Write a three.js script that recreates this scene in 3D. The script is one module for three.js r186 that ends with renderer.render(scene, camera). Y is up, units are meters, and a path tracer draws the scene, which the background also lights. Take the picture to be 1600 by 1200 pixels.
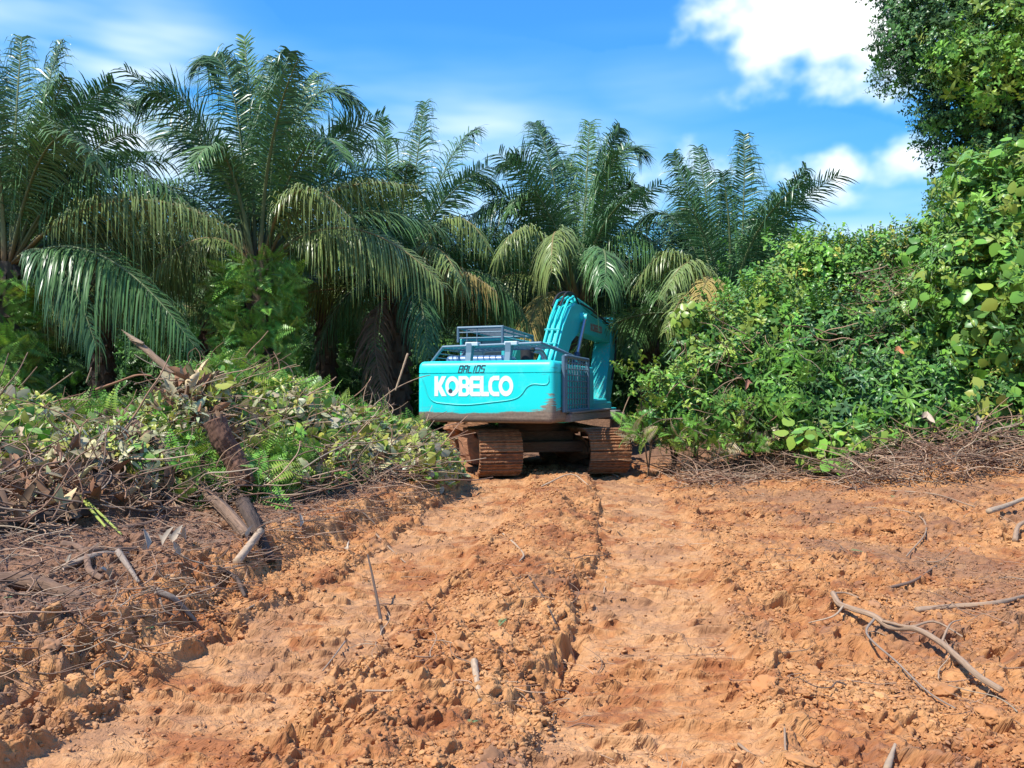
import * as THREE from 'three';
import { mergeGeometries, mergeVertices, toCreasedNormals } from 'three/addons/utils/BufferGeometryUtils.js';
import { ImprovedNoise } from 'three/addons/math/ImprovedNoise.js';
import { RoundedBoxGeometry } from 'three/addons/geometries/RoundedBoxGeometry.js';

// ---------------------------------------------------------------- camera, sky, sun, exposure
const scene = new THREE.Scene();
const EYE = 1.65, FPX = 1250, HORIZON = 612;          // eye height (m), focal length and horizon row of the 1600 x 1200 photograph
const camera = new THREE.PerspectiveCamera(2 * Math.atan(600 / FPX) * 180 / Math.PI, 4 / 3, 0.05, 2000);
camera.position.set(0, EYE, 0);
camera.lookAt(0, EYE + (HORIZON - 600) / FPX, -1);
const renderer = new THREE.WebGLRenderer({ antialias: true });
renderer.toneMapping = THREE.LinearToneMapping;
renderer.toneMappingExposure = 1.46;
renderer.shadowMap.enabled = true;

const SUN_DIR = new THREE.Vector3(-0.45, 0.83, 0.36).normalize();   // high, from the left and a little behind the viewer
const sun = new THREE.DirectionalLight(new THREE.Color(1.0, 0.955, 0.88), 4.8);
sun.position.copy(SUN_DIR).multiplyScalar(60).add(new THREE.Vector3(0, 0, -12));
sun.target.position.set(0, 0, -12);
sun.castShadow = true;
Object.assign(sun.shadow.camera, { left: -35, right: 35, top: 35, bottom: -35, near: 1, far: 160 });
sun.shadow.mapSize.set(4096, 4096);
scene.add(sun, sun.target);

let seed = 20240611;
function rnd() { seed |= 0; seed = seed + 0x6D2B79F5 | 0; let t = Math.imul(seed ^ seed >>> 15, 1 | seed); t = t + Math.imul(t ^ t >>> 7, 61 | t) ^ t; return ((t ^ t >>> 14) >>> 0) / 4294967296; }
const rr = (a, b) => a + (b - a) * rnd();
const clamp = (x, a = 0, b = 1) => Math.min(b, Math.max(a, x));
const sst = (a, b, x) => { const t = clamp((x - a) / (b - a)); return t * t * (3 - 2 * t); };
const lerp = (a, b, t) => a + (b - a) * t;
const NZ = new ImprovedNoise();
const n3 = (x, y, z) => NZ.noise(x + 61.3, y + 17.7, z + 43.1);
function fbm(x, y, z, o) { let s = 0, a = 1, t = 0; for (let i = 0; i < o; i++) { s += a * n3(x, y, z); t += a; a *= 0.5; x *= 2.03; y *= 2.03; z *= 2.03; } return s / t; }

function buildSky() {
  const W = 3072, H = 1536, data = new Float32Array(W * H * 4);
  const D = Math.PI / 180;
  // cloud banks seen in the frame: azimuth and height (degrees), half widths, weight
  const banks = [[18.9, 23.8, 4.4, 3.6, 1.1], [23, 23, 4.8, 3.8, 1.1], [16.2, 24.4, 2.6, 2.4, .85], [25.8, 21, 3, 2.2, .8], [21, 28, 7, 3.6, .9],
    [26.2, 14.3, 2.4, 1.9, .62], [22.5, 14.6, 2.2, 1.5, .5], [21, 12.6, 2.6, 1.3, .42], [12.5, 14.2, 3, 1.8, .45], [17, 13.5, 3, 1.4, .4], [9, 12.5, 4, 2.2, .42]];
  const soft = [[-24.4, 18.3, 3.6, 3.0, 1.15], [-27, 20.3, 6.5, 1.7, .55], [-20, 19.8, 7, 1.6, .4], [-33, 21.5, 6, 3, .45], [-23, 15.5, 4, 2.6, .8], [-10, 17.3, 6, 2.6, .42], [-3, 16.5, 6, 2.8, .55],
    [3, 15.8, 5, 2.2, .45], [-2, 13, 12, 3, .4], [24, 10.5, 9, 2.2, .35], [-33, 13, 6, 4, .4], [10, 20, 5, 1.5, .12]];
  for (let j = 0; j < H; j++) {
    const el = (j + .5) / H * 180 - 90;
    if (el < -1) { for (let i = 0; i < W; i++) { const o = (j * W + i) * 4; data[o] = .3; data[o + 1] = .42; data[o + 2] = .6; data[o + 3] = 1; } continue; }
    const t = clamp(el / 90), g1 = Math.pow(1 - t, 6), y = Math.sin(el * D), ce = Math.cos(el * D);
    const p3 = Math.pow(1 - t, 3), hz = Math.pow(1 - t, 16);
    const br = .025 + .084 * p3 + .12 * hz, bg = .115 + .425 * p3 + .09 * hz, bb = .66 + .23 * p3;
    for (let i = 0; i < W; i++) {
      const ph = ((i + .5) / W - .5) * 2 * Math.PI, x = ce * Math.cos(ph), z = ce * Math.sin(ph);
      const az = Math.atan2(x, -z) / D;
      const q = 1 / (y + .16);                                  // sheet of air overhead
      const f = fbm(x * q * 1.6, y * 2, z * q * 1.6, 3);
      let dens = sst(.16, .55, f + .06) * .8, wisp = sst(-.1, .5, fbm(x * q * .9 + 7, 3, z * q * 2.6, 3)) * .16;
      if (Math.abs(az) < 42 && el < 40) {
        const inF = sst(42, 36, Math.abs(az)) * sst(40, 31, el);
        dens *= 1 - inF;
        let b = 0, s = 0;
        for (const [a, e, ha, he, w] of banks) { const u = (az - a) / ha, v = (el - e) / he, k = u * u + v * v; if (k < 4) b = Math.max(b, w * Math.exp(-k * .9)); }
        for (const [a, e, ha, he, w] of soft) { const u = (az - a) / ha, v = (el - e) / he, k = u * u + v * v; if (k < 9) s = Math.max(s, 1.6 * w * Math.exp(-k * .5)); }
        if (b > .02) { const n = fbm(x * 11, y * 15, z * 11, 6); dens = Math.max(dens, Math.pow(sst(.16, .82, b + n * 1.05), 1.1) * inF); }
        if (s > .02) wisp = Math.max(wisp, s * clamp(.6 + 1.3 * fbm(x * 4 + 3, y * 20, z * 4, 4), 0, 1.2) * inF);
      }
      const c = clamp(dens + wisp * .85 * (1 - dens));
      const o = (j * W + i) * 4;
      data[o] = lerp(br, .93, c); data[o + 1] = lerp(bg, .95, Math.pow(c, .85)); data[o + 2] = lerp(bb, .97, c); data[o + 3] = 1;
    }
  }
  const tx = new THREE.DataTexture(data, W, H, THREE.RGBAFormat, THREE.FloatType);
  tx.mapping = THREE.EquirectangularReflectionMapping; tx.magFilter = tx.minFilter = THREE.LinearFilter; tx.needsUpdate = true;
  return tx;
}
const skyTex = buildSky();
scene.background = skyTex; scene.environment = skyTex;
scene.backgroundIntensity = 1; scene.environmentIntensity = 1;

// ---------------------------------------------------------------- small helpers
const V = (x, y, z) => new THREE.Vector3(x, y, z);
const used = {};
function numbered(n) { if (!(n in used)) { used[n] = 0; return n; } used[n]++; return n + '_' + String(used[n]).padStart(3, '0'); }
function tag(o, label, category, group, kind) { if (label) o.userData.label = label; if (category) o.userData.category = category; if (group) o.userData.group = group; if (kind) o.userData.kind = kind; return o; }
function shadows(o) { o.castShadow = o.receiveShadow = true; return o; }
function part(name, geo, mat, parent) { const m = shadows(new THREE.Mesh(geo, mat)); m.name = name; parent.add(m); return m; }
function thing(name, label, category, pos, group) { const g = new THREE.Group(); g.name = numbered(name); tag(g, label, category, group); if (pos) g.position.copy(pos); scene.add(g); return g; }
const at = (px, py, d) => V((px - 800) / FPX * d, EYE - (py - HORIZON) / FPX * d, -d);   // a place that many metres ahead
function curveY(tab, d) { if (d <= tab[0][0]) return tab[0][1]; for (let i = 1; i < tab.length; i++) if (d <= tab[i][0]) { const [a, b] = tab[i - 1], [c, e] = tab[i]; const t = (d - a) / (c - a); return lerp(b, e, t * t * (3 - 2 * t)); } return tab[tab.length - 1][1]; }
function noiseTexture(N, fn, srgb) {
  const a = new Uint8Array(N * N * 4);
  for (let j = 0; j < N; j++) for (let i = 0; i < N; i++) { const c = fn(i / N, j / N); const o = (j * N + i) * 4; a[o] = clamp(c[0]) * 255; a[o + 1] = clamp(c[1]) * 255; a[o + 2] = clamp(c[2]) * 255; a[o + 3] = 255; }
  const t = new THREE.DataTexture(a, N, N); t.wrapS = t.wrapT = THREE.RepeatWrapping; t.magFilter = THREE.LinearFilter; t.minFilter = THREE.LinearMipmapLinearFilter; t.generateMipmaps = true;
  if (srgb) t.colorSpace = THREE.SRGBColorSpace; t.needsUpdate = true; return t;
}
// noise on a torus, so that tiles meet
function tileNoise(u, v, f, o, s) { const A = u * 2 * Math.PI, B = v * 2 * Math.PI, R = f / (2 * Math.PI); let t = 0, a = 1, w = 0, k = 1; for (let i = 0; i < o; i++) { t += a * NZ.noise(Math.cos(A) * R * k + s, Math.sin(A) * R * k + Math.cos(B) * R * k * 1.0 + s * 2, Math.sin(B) * R * k - s); w += a; a *= .55; k *= 2; } return t / w; }
const lin = (r, g, b) => new THREE.Color().setRGB(r, g, b);

// collects triangles with vertex colours
class MB {
  constructor() { this.p = []; this.i = []; this.c = []; this.t = null; }
  v(x, y, z, c) { this.p.push(x, y, z); this.c.push(c[0], c[1], c[2]); return this.p.length / 3 - 1; }
  tri(a, b, c) { this.i.push(a, b, c); }
  quad(a, b, c, d) { this.i.push(a, b, c, a, c, d); }
  geo() { const g = new THREE.BufferGeometry(); g.setAttribute('position', new THREE.Float32BufferAttribute(this.p, 3)); g.setAttribute('color', new THREE.Float32BufferAttribute(this.c, 3)); g.setIndex(this.i); if (this.t) g.setAttribute('uv', new THREE.Float32BufferAttribute(this.t, 2)); g.computeVertexNormals(); return g; }
}
const T0 = V(0, 0, 0), T1 = V(0, 0, 0), T2 = V(0, 0, 0);
// a leaf blade folded along its midrib: 8 triangles
function leaf(mb, base, dir, nor, len, wid, droop, col, fold = .25, seg = [.33, .72], prof = [1, .78]) {
  const side = T0.crossVectors(dir, nor).normalize().clone(), up = T1.crossVectors(side, dir).normalize().clone();
  const pt = (s, w, f) => V(base.x + dir.x * len * s + side.x * w + up.x * f, base.y + dir.y * len * s + side.y * w + up.y * f - droop * len * s * s, base.z + dir.z * len * s + side.z * w + up.z * f);
  const a = mb.v(base.x, base.y, base.z, col); let pl, pm, pr;
  seg.forEach((s, k) => {
    const w = wid * .5 * prof[k], L = pt(s, -w, fold * w), M = pt(s, 0, 0), R = pt(s, w, fold * w);
    const l = mb.v(L.x, L.y, L.z, col), m = mb.v(M.x, M.y, M.z, col), r = mb.v(R.x, R.y, R.z, col);
    if (!k) { mb.tri(a, m, l); mb.tri(a, r, m); } else { mb.quad(pl, pm, m, l); mb.quad(pm, pr, r, m); }
    pl = l; pm = m; pr = r;
  });
  const t = pt(1, 0, 0), e = mb.v(t.x, t.y, t.z, col); mb.tri(pl, pm, e); mb.tri(pm, pr, e);
}
// tapered tube through points
function tubeGeo(pts, r0, r1, sides = 6, rough = 0, color, flat = 1) {
  const cv = pts.length > 2 ? new THREE.CatmullRomCurve3(pts) : new THREE.LineCurve3(pts[0], pts[1]);
  const bark = rough >= .5, bk = (a, t) => bark ? .3 * n3(Math.cos(a) * 1.6, Math.sin(a) * 1.6, t * 3) + .5 * Math.abs(n3(Math.cos(a) * 5, Math.sin(a) * 5, t * 5)) + .22 * n3(Math.cos(a) * 13, Math.sin(a) * 13, t * 30) : 0;
  if (bark) sides *= 3;
  const n = Math.max(3, Math.round(pts.length * (bark ? 16 : 4))), fr = cv.computeFrenetFrames(n, false), mb = new MB(), rings = [], len = cv.getLength(); mb.t = [];
  for (let k = 0; k <= n; k++) {
    const c = cv.getPointAt(k / n), t = k / n, ring = [];
    for (let s = 0; s < sides; s++) {
      const a = s / sides * 2 * Math.PI, r = lerp(r0, r1, t) * (1 + (bark ? rough * bk(a, t) : rough * n3(c.x * 9 + s * 3.1, c.y * 9 + t * 5, c.z * 9)));
      const x = Math.cos(a) * r, y = Math.sin(a) * r * flat, N = fr.normals[k], B = fr.binormals[k];
      const f = color ? color(t, a) : [1, 1, 1];
      mb.t.push(a * .16, t * len);
      ring.push(mb.v(c.x + N.x * x + B.x * y, c.y + N.y * x + B.y * y, c.z + N.z * x + B.z * y, f));
    }
    rings.push(ring);
  }
  for (let k = 0; k < n; k++) for (let s = 0; s < sides; s++) { const q = (s + 1) % sides; mb.quad(rings[k][s], rings[k][q], rings[k + 1][q], rings[k + 1][s]); }
  for (const [ring, p, flip] of [[rings[0], cv.getPointAt(0), 1], [rings[n], cv.getPointAt(1), 0]]) { const f = color ? color(flip ? 0 : 1, 0) : [1, 1, 1], c = mb.v(p.x, p.y, p.z, f); mb.t.push(0, flip ? 0 : len); for (let s = 0; s < sides; s++) { const q = (s + 1) % sides; flip ? mb.tri(c, ring[q], ring[s]) : mb.tri(c, ring[s], ring[q]); } }
  return mb.geo();
}
function instanced(name, geo, mat, list, parent, asStuff = true) {
  const m = shadows(new THREE.InstancedMesh(geo, mat, list.length)); m.name = name;
  list.forEach((e, k) => { m.setMatrixAt(k, e.m); if (e.c) m.setColorAt(k, e.c); });
  m.instanceMatrix.needsUpdate = true; if (m.instanceColor) m.instanceColor.needsUpdate = true;
  if (asStuff) m.userData.kind = 'stuff';
  parent.add(m); return m;
}
const QY = V(0, 1, 0);
function place(pos, dir, roll, s) { // stand a piece whose stem is +y along dir
  const q = new THREE.Quaternion().setFromUnitVectors(QY, dir.clone().normalize()).multiply(new THREE.Quaternion().setFromAxisAngle(QY, roll));
  return new THREE.Matrix4().compose(pos, q, typeof s === 'number' ? V(s, s, s) : s);
}
const tint = (c, v) => { const k = 1 + rr(-v, v), h = rr(-v, v) * .5; return lin(c[0] * (k + h), c[1] * k, c[2] * (k - h * .5)); };

// ---------------------------------------------------------------- ground
const TRACK_L = [[0, -2.2], [3, -1.85], [4.2, -1.62], [5.9, -1.36], [8, -.98], [10, -.66], [13, -.36], [15.6, -.22], [17, -.45], [20, -1.1], [30, -3]];
const TRACK_R = [[0, .2], [3, .52], [4.2, .74], [6, 1.06], [8.7, 1.5], [11, 1.78], [14, 1.98], [15.6, 2.0], [17, 1.75], [20, 1.1], [30, -1]];
const BANK = [[0, -3.2], [2.5, -3.0], [4.1, -2.62], [4.9, -2.2], [6.5, -2.2], [7.7, -2.15], [9, -1.8], [11.6, -1.15], [13, -.95], [15, -1.2], [18, -2.2], [30, -5]];
const PILE_FOOT = [[-12, 4.8], [-8, 5.4], [-4.6, 6.6], [-3.2, 9.3], [-1.5, 11.9], [-.9, 12.9]];
const PILE_CREST = [[-12, 8.8], [-8, 9.6], [-6, 10.2], [-4, 12], [-2.5, 13], [-.9, 13.9]];
const PILE_H = [[-14, .85], [-8, .72], [-6.4, .74], [-5.2, .62], [-4.1, 1.32], [-3.3, 1.02], [-2.4, .55], [-1.8, .36], [-1.25, .1], [-.9, 0]];
function macro(x, d) {
  let h = .05 * n3(x * .35, 1, d * .35) + .05 * n3(x * .9, 4, d * .9);
  const off = d < 0 || d > 34 ? 0 : 1;
  if (!off) return h;
  const bw = .16 * n3(x * 1.5, 7, d * 1.8) + .07 * n3(x * 5, 8, d * 5);
  const e = curveY(BANK, d) - x + bw;                              // metres left of the bank's foot
  h += (.27 * sst(0, .32, e) + .1 * sst(.3, 1.6, e)) * sst(24, 18, d);
  const hp = curveY(PILE_H, x) * sst(-26, -14, x), df = curveY(PILE_FOOT, x), dc = curveY(PILE_CREST, x);
  if (hp > 0) h += hp * (d < dc ? Math.pow(sst(df - .3, dc, d), .85) : sst(dc + 2.6, dc, d)) * (1 + .4 * n3(x * 1.1, 12, d * 1.1));
  // right: the ground swells towards the bushes and carries two heaps of torn-up roots
  h += .28 * sst(3, 7.5, x) * sst(6, 13, d) * sst(40, 24, d);
  h += .5 * Math.exp(-Math.pow((x - 8.4) / 2.3, 2) - Math.pow((d - 13.6) / 1.05, 2));
  h += .38 * Math.exp(-Math.pow((x - 5.2) / .62, 2) - Math.pow((d - 15.2) / .5, 2));
  h += .15 * Math.exp(-Math.pow((x - 3.6) / .5, 2) - Math.pow((d - 15.4) / .6, 2));
  h += .13 * Math.exp(-Math.pow((x - .55) / .7, 2) - Math.pow((d - 10.2) / 1.6, 2)) + .12 * Math.exp(-Math.pow((x - 1.1) / .6, 2) - Math.pow((d - 14.6) / .7, 2));
  // the strip between the tracks stands proud of them
  return h;
}
const TR = { l: 0, r: 0, k: 0, e: 0 };
function trackMask(x, d) {
  const wob = .11 * n3(x * 1.7, 3, d * 1.7) + .05 * n3(x * 5, 3, d * 5) + .025 * n3(x * 13, 3, d * 13);
  const a = Math.abs(x - curveY(TRACK_L, d)) + wob, b = Math.abs(x - curveY(TRACK_R, d)) + wob;
  TR.l = sst(.6, .5, a); TR.r = sst(.6, .5, b); TR.e = Math.max(Math.exp(-Math.pow((a - .66) / .09, 2)), Math.exp(-Math.pow((b - .66) / .09, 2)));
  TR.k = Math.max(TR.l, TR.r) * sst(17.5, 16, d); TR.e *= sst(17, 15, d);
  return TR.k;
}
const billow = (x, y, z) => Math.abs(n3(x, y, z));
function relief(x, d) {
  const k = trackMask(x, d), r = 1 - k, patch = .55 + .9 * sst(-.35, .45, n3(x * .8, 20, d * .8));
  const wx = x + .05 * n3(x * 4, 31, d * 4), wd = d + .05 * n3(x * 4, 33, d * 4);
  let h = 0;
  const bank = sst(0, .4, curveY(BANK, d) - x);
  const c1 = billow(wx * 2.6, 40, wd * 2.6) * 1.7 - .35, c2 = billow(wx * 6.4, 41, wd * 6.4) * 1.7 - .35, c3 = billow(wx * 14, 42, wd * 14) * 1.7 - .35, c4 = billow(x * 31, 43, d * 31) * 1.6 - .35, c5 = n3(x * 66, 44, d * 66);
  const lump = sst(.12, .4, n3(x * 3.1, 46, d * 3.1)), crumb = sst(.08, .3, n3(wx * 10, 47, wd * 10)), pit = sst(.2, .42, n3(wx * 6, 48, wd * 6)), pit2 = sst(.24, .42, n3(wx * 17, 49, wd * 17));
  h += r * patch * (.034 * c1 + .028 * c2 + .026 * c3 + .026 * lump + .016 * crumb - .055 * pit) + (.3 + .7 * r) * (.014 * c4 + .007 * c5 - .026 * pit2);
  h += k * (.010 * c2 + .006 * c3 - .06 - .012 * pit);
  if (k > 0) {                                                     // grouser marks pressed across the track, broken up
    const s = d + .12 * (x - curveY(TRACK_R, d)) * (TR.r > TR.l ? 1 : 0) + .03 * n3(x * 2.4, 50, d * 2.4) + .014 * n3(x * 9, 51, d * 9);
    const u = s / .19 - Math.floor(s / .19), ridge = Math.exp(-Math.pow((u - .5) / .14, 2)), fine = Math.exp(-Math.pow(((u * 3) % 1 - .5) / .22, 2));
    const brk = (.25 + .75 * sst(-.4, .05, n3(x * 1.9, 53, d * 3.2))) * (.45 + .8 * sst(-.3, .3, n3(x * 6, 54, d * 9)));
    h += k * (.046 * ridge * brk + .012 * fine * brk - .004 * c4);
  }
  h += TR.e * (.02 + .03 * n3(x * 3.7, 56, d * 3.7) + .03 * c2 + .015 * c3);   // soil squeezed up along the track edges
  h += bank * (.03 * c1 + .014 * c3);
  { const m = x - (curveY(TRACK_L, d) + curveY(TRACK_R, d)) / 2; h += r * .075 * Math.exp(-m * m / .12) * sst(15.5, 13, d) * (1 + .8 * n3(x * 1.4, 57, d * 1.4)); }
  return h;
}
// deep breaks in the surface that the photograph shows: x, distance, radius, depth
const HOLES = [[.26, 4.75, .09, .2], [.34, 5.12, .08, .2], [.42, 5.45, .07, .16], [.13, 4.45, .06, .12], [.3, 4.95, .1, .16], [.38, 5.3, .09, .14], [.46, 5.6, .06, .1], [.2, 4.6, .07, .1], [.03, 4.3, .05, .07], [1.85, 5.55, .13, .15], [2.1, 6.8, .1, .1], [2.25, 5.2, .14, .12], [.62, 7.9, .12, .12], [3.0, 8.6, .15, .1], [-2.0, 5.6, .14, .16], [-1.75, 6.6, .12, .1], [1.95, 1.4, .12, .1]];
function groundY(x, z, fine = true) {
  const d = -z; let h = macro(x, d);
  const t = d > 0 && d < 34 ? relief(x, d) : 0;
  if (fine) h += t * sst(34, 24, d);
  if (fine) for (const [hx, hd, r, dep] of HOLES) { const q = ((x - hx) ** 2 + (d - hd) ** 2) / (r * r); if (q < 5) h -= dep * Math.exp(-q * (1 + .7 * n3(x * 14, 5, d * 14))); }
  return h;
}
function soilColour(x, d, out) {
  const k = trackMask(x, d), bw = .2 * n3(x * 1.5, 7, d * 1.8) + .3 * n3(x * .9, 61, d * .9) + .12 * n3(x * 5, 62, d * 5);
  const e = curveY(BANK, d) - x - .25 + bw;
  const a = n3(x * 1.1, 70, d * 1.1) + .5 * n3(x * 3.3, 71, d * 3.3) + .3 * n3(x * 11, 72, d * 11), b = n3(x * 2.2, 73, d * 2.2) + .6 * n3(x * 8, 74, d * 8) + .4 * n3(x * 25, 78, d * 25), c = n3(x * 19, 75, d * 19) + .6 * n3(x * 47, 76, d * 47);
  let r = .42, g = .192, bl = .070;                                 // orange clay
  const pale = sst(-.1, .6, b); r = lerp(r, .49, pale); g = lerp(g, .25, pale); bl = lerp(bl, .098, pale);
  const deep = sst(.12, .62, -b); r = lerp(r, .31, deep); g = lerp(g, .115, deep); bl = lerp(bl, .038, deep);
  const dusty = k * sst(-.5, .3, b + a) * .8; r = lerp(r, .50, dusty); g = lerp(g, .275, dusty); bl = lerp(bl, .128, dusty);
  const grey = k * sst(.1, .55, a) * .75; r = lerp(r, .31, grey); g = lerp(g, .155, grey); bl = lerp(bl, .075, grey);
  let hum = sst(.0, .35, e + .25 * c) * (.8 + .2 * sst(-.2, .2, a));          // dark topsoil on the pushed-up bank
  hum = Math.max(hum, (1 - k) * .6 * sst(.3, .55, a + .25 * c - .1 * sst(2, -1, x) + .34 * sst(1.9, 3.6, x)));   // and in patches
  hum = Math.max(hum, .75 * sst(12.5, 15, d + .8 * a) * sst(2.6, 4, x + .6 * b));
  hum = Math.max(hum, sst(17.5, 19.5, d + .7 * a));
  r = lerp(r, .225, hum); g = lerp(g, .122, hum); bl = lerp(bl, .072, hum);
  const v = 1 + .16 * c; out[0] = r * v; out[1] = g * v; out[2] = bl * v;
}
const soilBump = noiseTexture(512, (u, v) => { const a = .5 - Math.abs(tileNoise(u, v, 22, 4, 3)) * 1.5 + .3 * tileNoise(u, v, 70, 3, 9); return [a + .2, a + .2, a + .2]; });
const soilTone = noiseTexture(512, (u, v) => { const a = tileNoise(u, v, 30, 4, 21), b = tileNoise(u, v, 90, 2, 33), k = .86 + .22 * a + .2 * b; return [k + .03, k, k - .04 + .05 * b]; });
soilBump.repeat.set(1.35, 1.35); soilTone.repeat.set(.83, .83);
const soilMat = new THREE.MeshStandardMaterial({ vertexColors: true, roughness: .94, map: soilTone, bumpMap: soilBump, bumpScale: .011 });
function buildGround() {
  const th = [], RAD = Math.PI / 180;
  for (let a = -50; a < -36; a += .5) th.push(a);
  for (let a = -36; a < 36; a += .13) th.push(a);
  for (let a = 36; a <= 50; a += .5) th.push(a);
  for (let a = 55; a < 308; a += 5) th.push(a);
  const rs = [.25, .5, .75, 1, 1.2, 1.4]; let r = 1.55; while (r < 2.85) { rs.push(r); r *= 1.007; } while (r < 21) { rs.push(r); r *= 1.0027; } while (r < 900) { rs.push(r); r *= 1.09; }
  const nc = th.length, nr = rs.length, pos = new Float32Array((nr * nc + 1) * 3), col = new Float32Array((nr * nc + 1) * 3), uv = new Float32Array((nr * nc + 1) * 2), c = [0, 0, 0];
  let o = 0;
  const put = (x, z) => { const y = groundY(x, z, true), d = -z, q = d > .8 && d < 24 ? sst(24, 17, d) : 0, lean = q ? relief(x, d) : 0;   // crumbs overhang: points also move sideways and towards their steep side
    pos.set([x + q * (.016 * n3(x * 11, 110, d * 11) + .009 * n3(x * 27, 111, d * 27) + .25 * lean), y, z + q * (.022 * n3(x * 11, 112, d * 11) + .012 * n3(x * 27, 113, d * 27) + .45 * lean)], o * 3); soilColour(x, -z, c); col.set(c, o * 3); uv.set([x, -z], o * 2); o++; };
  put(0, 0); for (const q of rs) for (const a of th) put(Math.sin(a * RAD) * q, -Math.cos(a * RAD) * q);
  const idx = new Uint32Array(((nr - 1) * nc * 2 + nc) * 3); let n = 0;
  for (let i = 0; i < nc; i++) { const j = (i + 1) % nc; idx[n++] = 0; idx[n++] = 1 + j; idx[n++] = 1 + i; }
  for (let k = 0; k < nr - 1; k++) for (let i = 0; i < nc; i++) { const j = (i + 1) % nc, A = 1 + k * nc + i, B = 1 + k * nc + j, C = A + nc, D = B + nc; idx[n++] = A; idx[n++] = B; idx[n++] = D; idx[n++] = A; idx[n++] = D; idx[n++] = C; }
  const g = new THREE.BufferGeometry(); g.setAttribute('position', new THREE.BufferAttribute(pos, 3)); g.setAttribute('color', new THREE.BufferAttribute(col, 3)); g.setAttribute('uv', new THREE.BufferAttribute(uv, 2)); g.setIndex(new THREE.BufferAttribute(idx, 1)); g.computeVertexNormals();
  const m = shadows(new THREE.Mesh(g, soilMat)); m.name = 'ground'; m.userData.kind = 'structure'; m.userData.label = 'churned orange clay clearing with track ruts and dark topsoil banks'; m.userData.category = 'ground'; scene.add(m);
  console.log('ground', nr * nc, 'verts', idx.length / 3, 'tris');
}
buildGround();
// where a ray through that place of the photograph meets the ground
function onGround(px, py, lift = 0) {
  let lo = 2;
  for (let d = 2; d < 30; d += .04) { const p = at(px, py, d); if (p.y < groundY(p.x, p.z)) { lo = d; break; } lo = d; }
  const p = at(px, py, lo); p.y = groundY(p.x, p.z) + lift; return p;
}

// ---------------------------------------------------------------- excavator
const YAW_UP = -20 * Math.PI / 180, YAW_LOW = 12.7 * Math.PI / 180;
const paintTone = noiseTexture(256, (u, v) => { const k = .93 + .1 * tileNoise(u, v, 8, 4, 5) + .05 * tileNoise(u, v, 60, 2, 7); return [k, k, k]; });
const dusted = (base, fade, dust) => noiseTexture(512, (u, v) => { const a = tileNoise(u, v, 5, 4, 5), b = tileNoise(u, v, 26, 4, 15), c = tileNoise(u, v, 80, 2, 7), f = sst(.0, .5, a + .3 * b), d = sst(.12, .5, b + .5 * a + .35 * c + dust), q = sst(.42, .55, c + .5 * b); return [0, 1, 2].map(k => { let x = lerp(base[k], fade[k], f * .7); x = lerp(x, [.30, .22, .15][k], d * .55); x = lerp(x, [.06, .10, .11][k], q * .6); return x <= .0031308 ? x * 12.92 : 1.055 * Math.pow(x, 1 / 2.4) - .055; }); }, true);
const paint = new THREE.MeshPhysicalMaterial({ color: 0xffffff, roughness: .46, clearcoat: .2, clearcoatRoughness: .35, map: dusted([.015, .58, .55], [.10, .66, .64], -.1) });
const paintWorn = new THREE.MeshPhysicalMaterial({ color: 0xffffff, roughness: .52, clearcoat: .12, clearcoatRoughness: .4, map: dusted([.02, .47, .46], [.10, .56, .55], .02) });
const navy = new THREE.MeshStandardMaterial({ color: lin(.035, .06, .10), roughness: .45, metalness: .1 });
const railMat = new THREE.MeshStandardMaterial({ color: lin(.10, .17, .22), roughness: .5, metalness: .2 });
const padMat = new THREE.MeshStandardMaterial({ color: lin(.50, .56, .60), roughness: .5 });
const hoodMat = new THREE.MeshPhysicalMaterial({ color: lin(.10, .19, .33), roughness: .38, clearcoat: .4, clearcoatRoughness: .25 });
const steelMat = new THREE.MeshStandardMaterial({ color: lin(.45, .45, .45), roughness: .3, metalness: .8 });
const hoseMat = new THREE.MeshStandardMaterial({ color: lin(.02, .02, .022), roughness: .7 });
const glassMat = new THREE.MeshPhysicalMaterial({ color: lin(.03, .05, .06), roughness: .08, metalness: 0, clearcoat: 1 });
const whiteMat = new THREE.MeshStandardMaterial({ color: lin(.80, .82, .79), roughness: .5 });
const darkMark = new THREE.MeshStandardMaterial({ color: lin(.03, .06, .08), roughness: .6 });
const redMark = new THREE.MeshStandardMaterial({ color: lin(.30, .16, .13), roughness: .6 });
const mudTone = noiseTexture(256, (u, v) => { const a = tileNoise(u, v, 12, 4, 55), k = .8 + .5 * a; return [k, k, k]; });
const mudBump = noiseTexture(256, (u, v) => { const a = .5 + .8 * tileNoise(u, v, 18, 4, 66); return [a, a, a]; });
const mudMat = new THREE.MeshStandardMaterial({ color: lin(.34, .155, .068), roughness: .95, map: mudTone, bumpMap: mudBump, bumpScale: .02, vertexColors: true });
const mudDark = new THREE.MeshStandardMaterial({ color: lin(.19, .10, .055), roughness: .95, map: mudTone, bumpMap: mudBump, bumpScale: .02 });
const darkSteel = new THREE.MeshStandardMaterial({ color: lin(.09, .07, .055), roughness: .8 });
const plateMat = new THREE.MeshStandardMaterial({ color: lin(.26, .225, .19), roughness: .7, map: mudTone });

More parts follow.
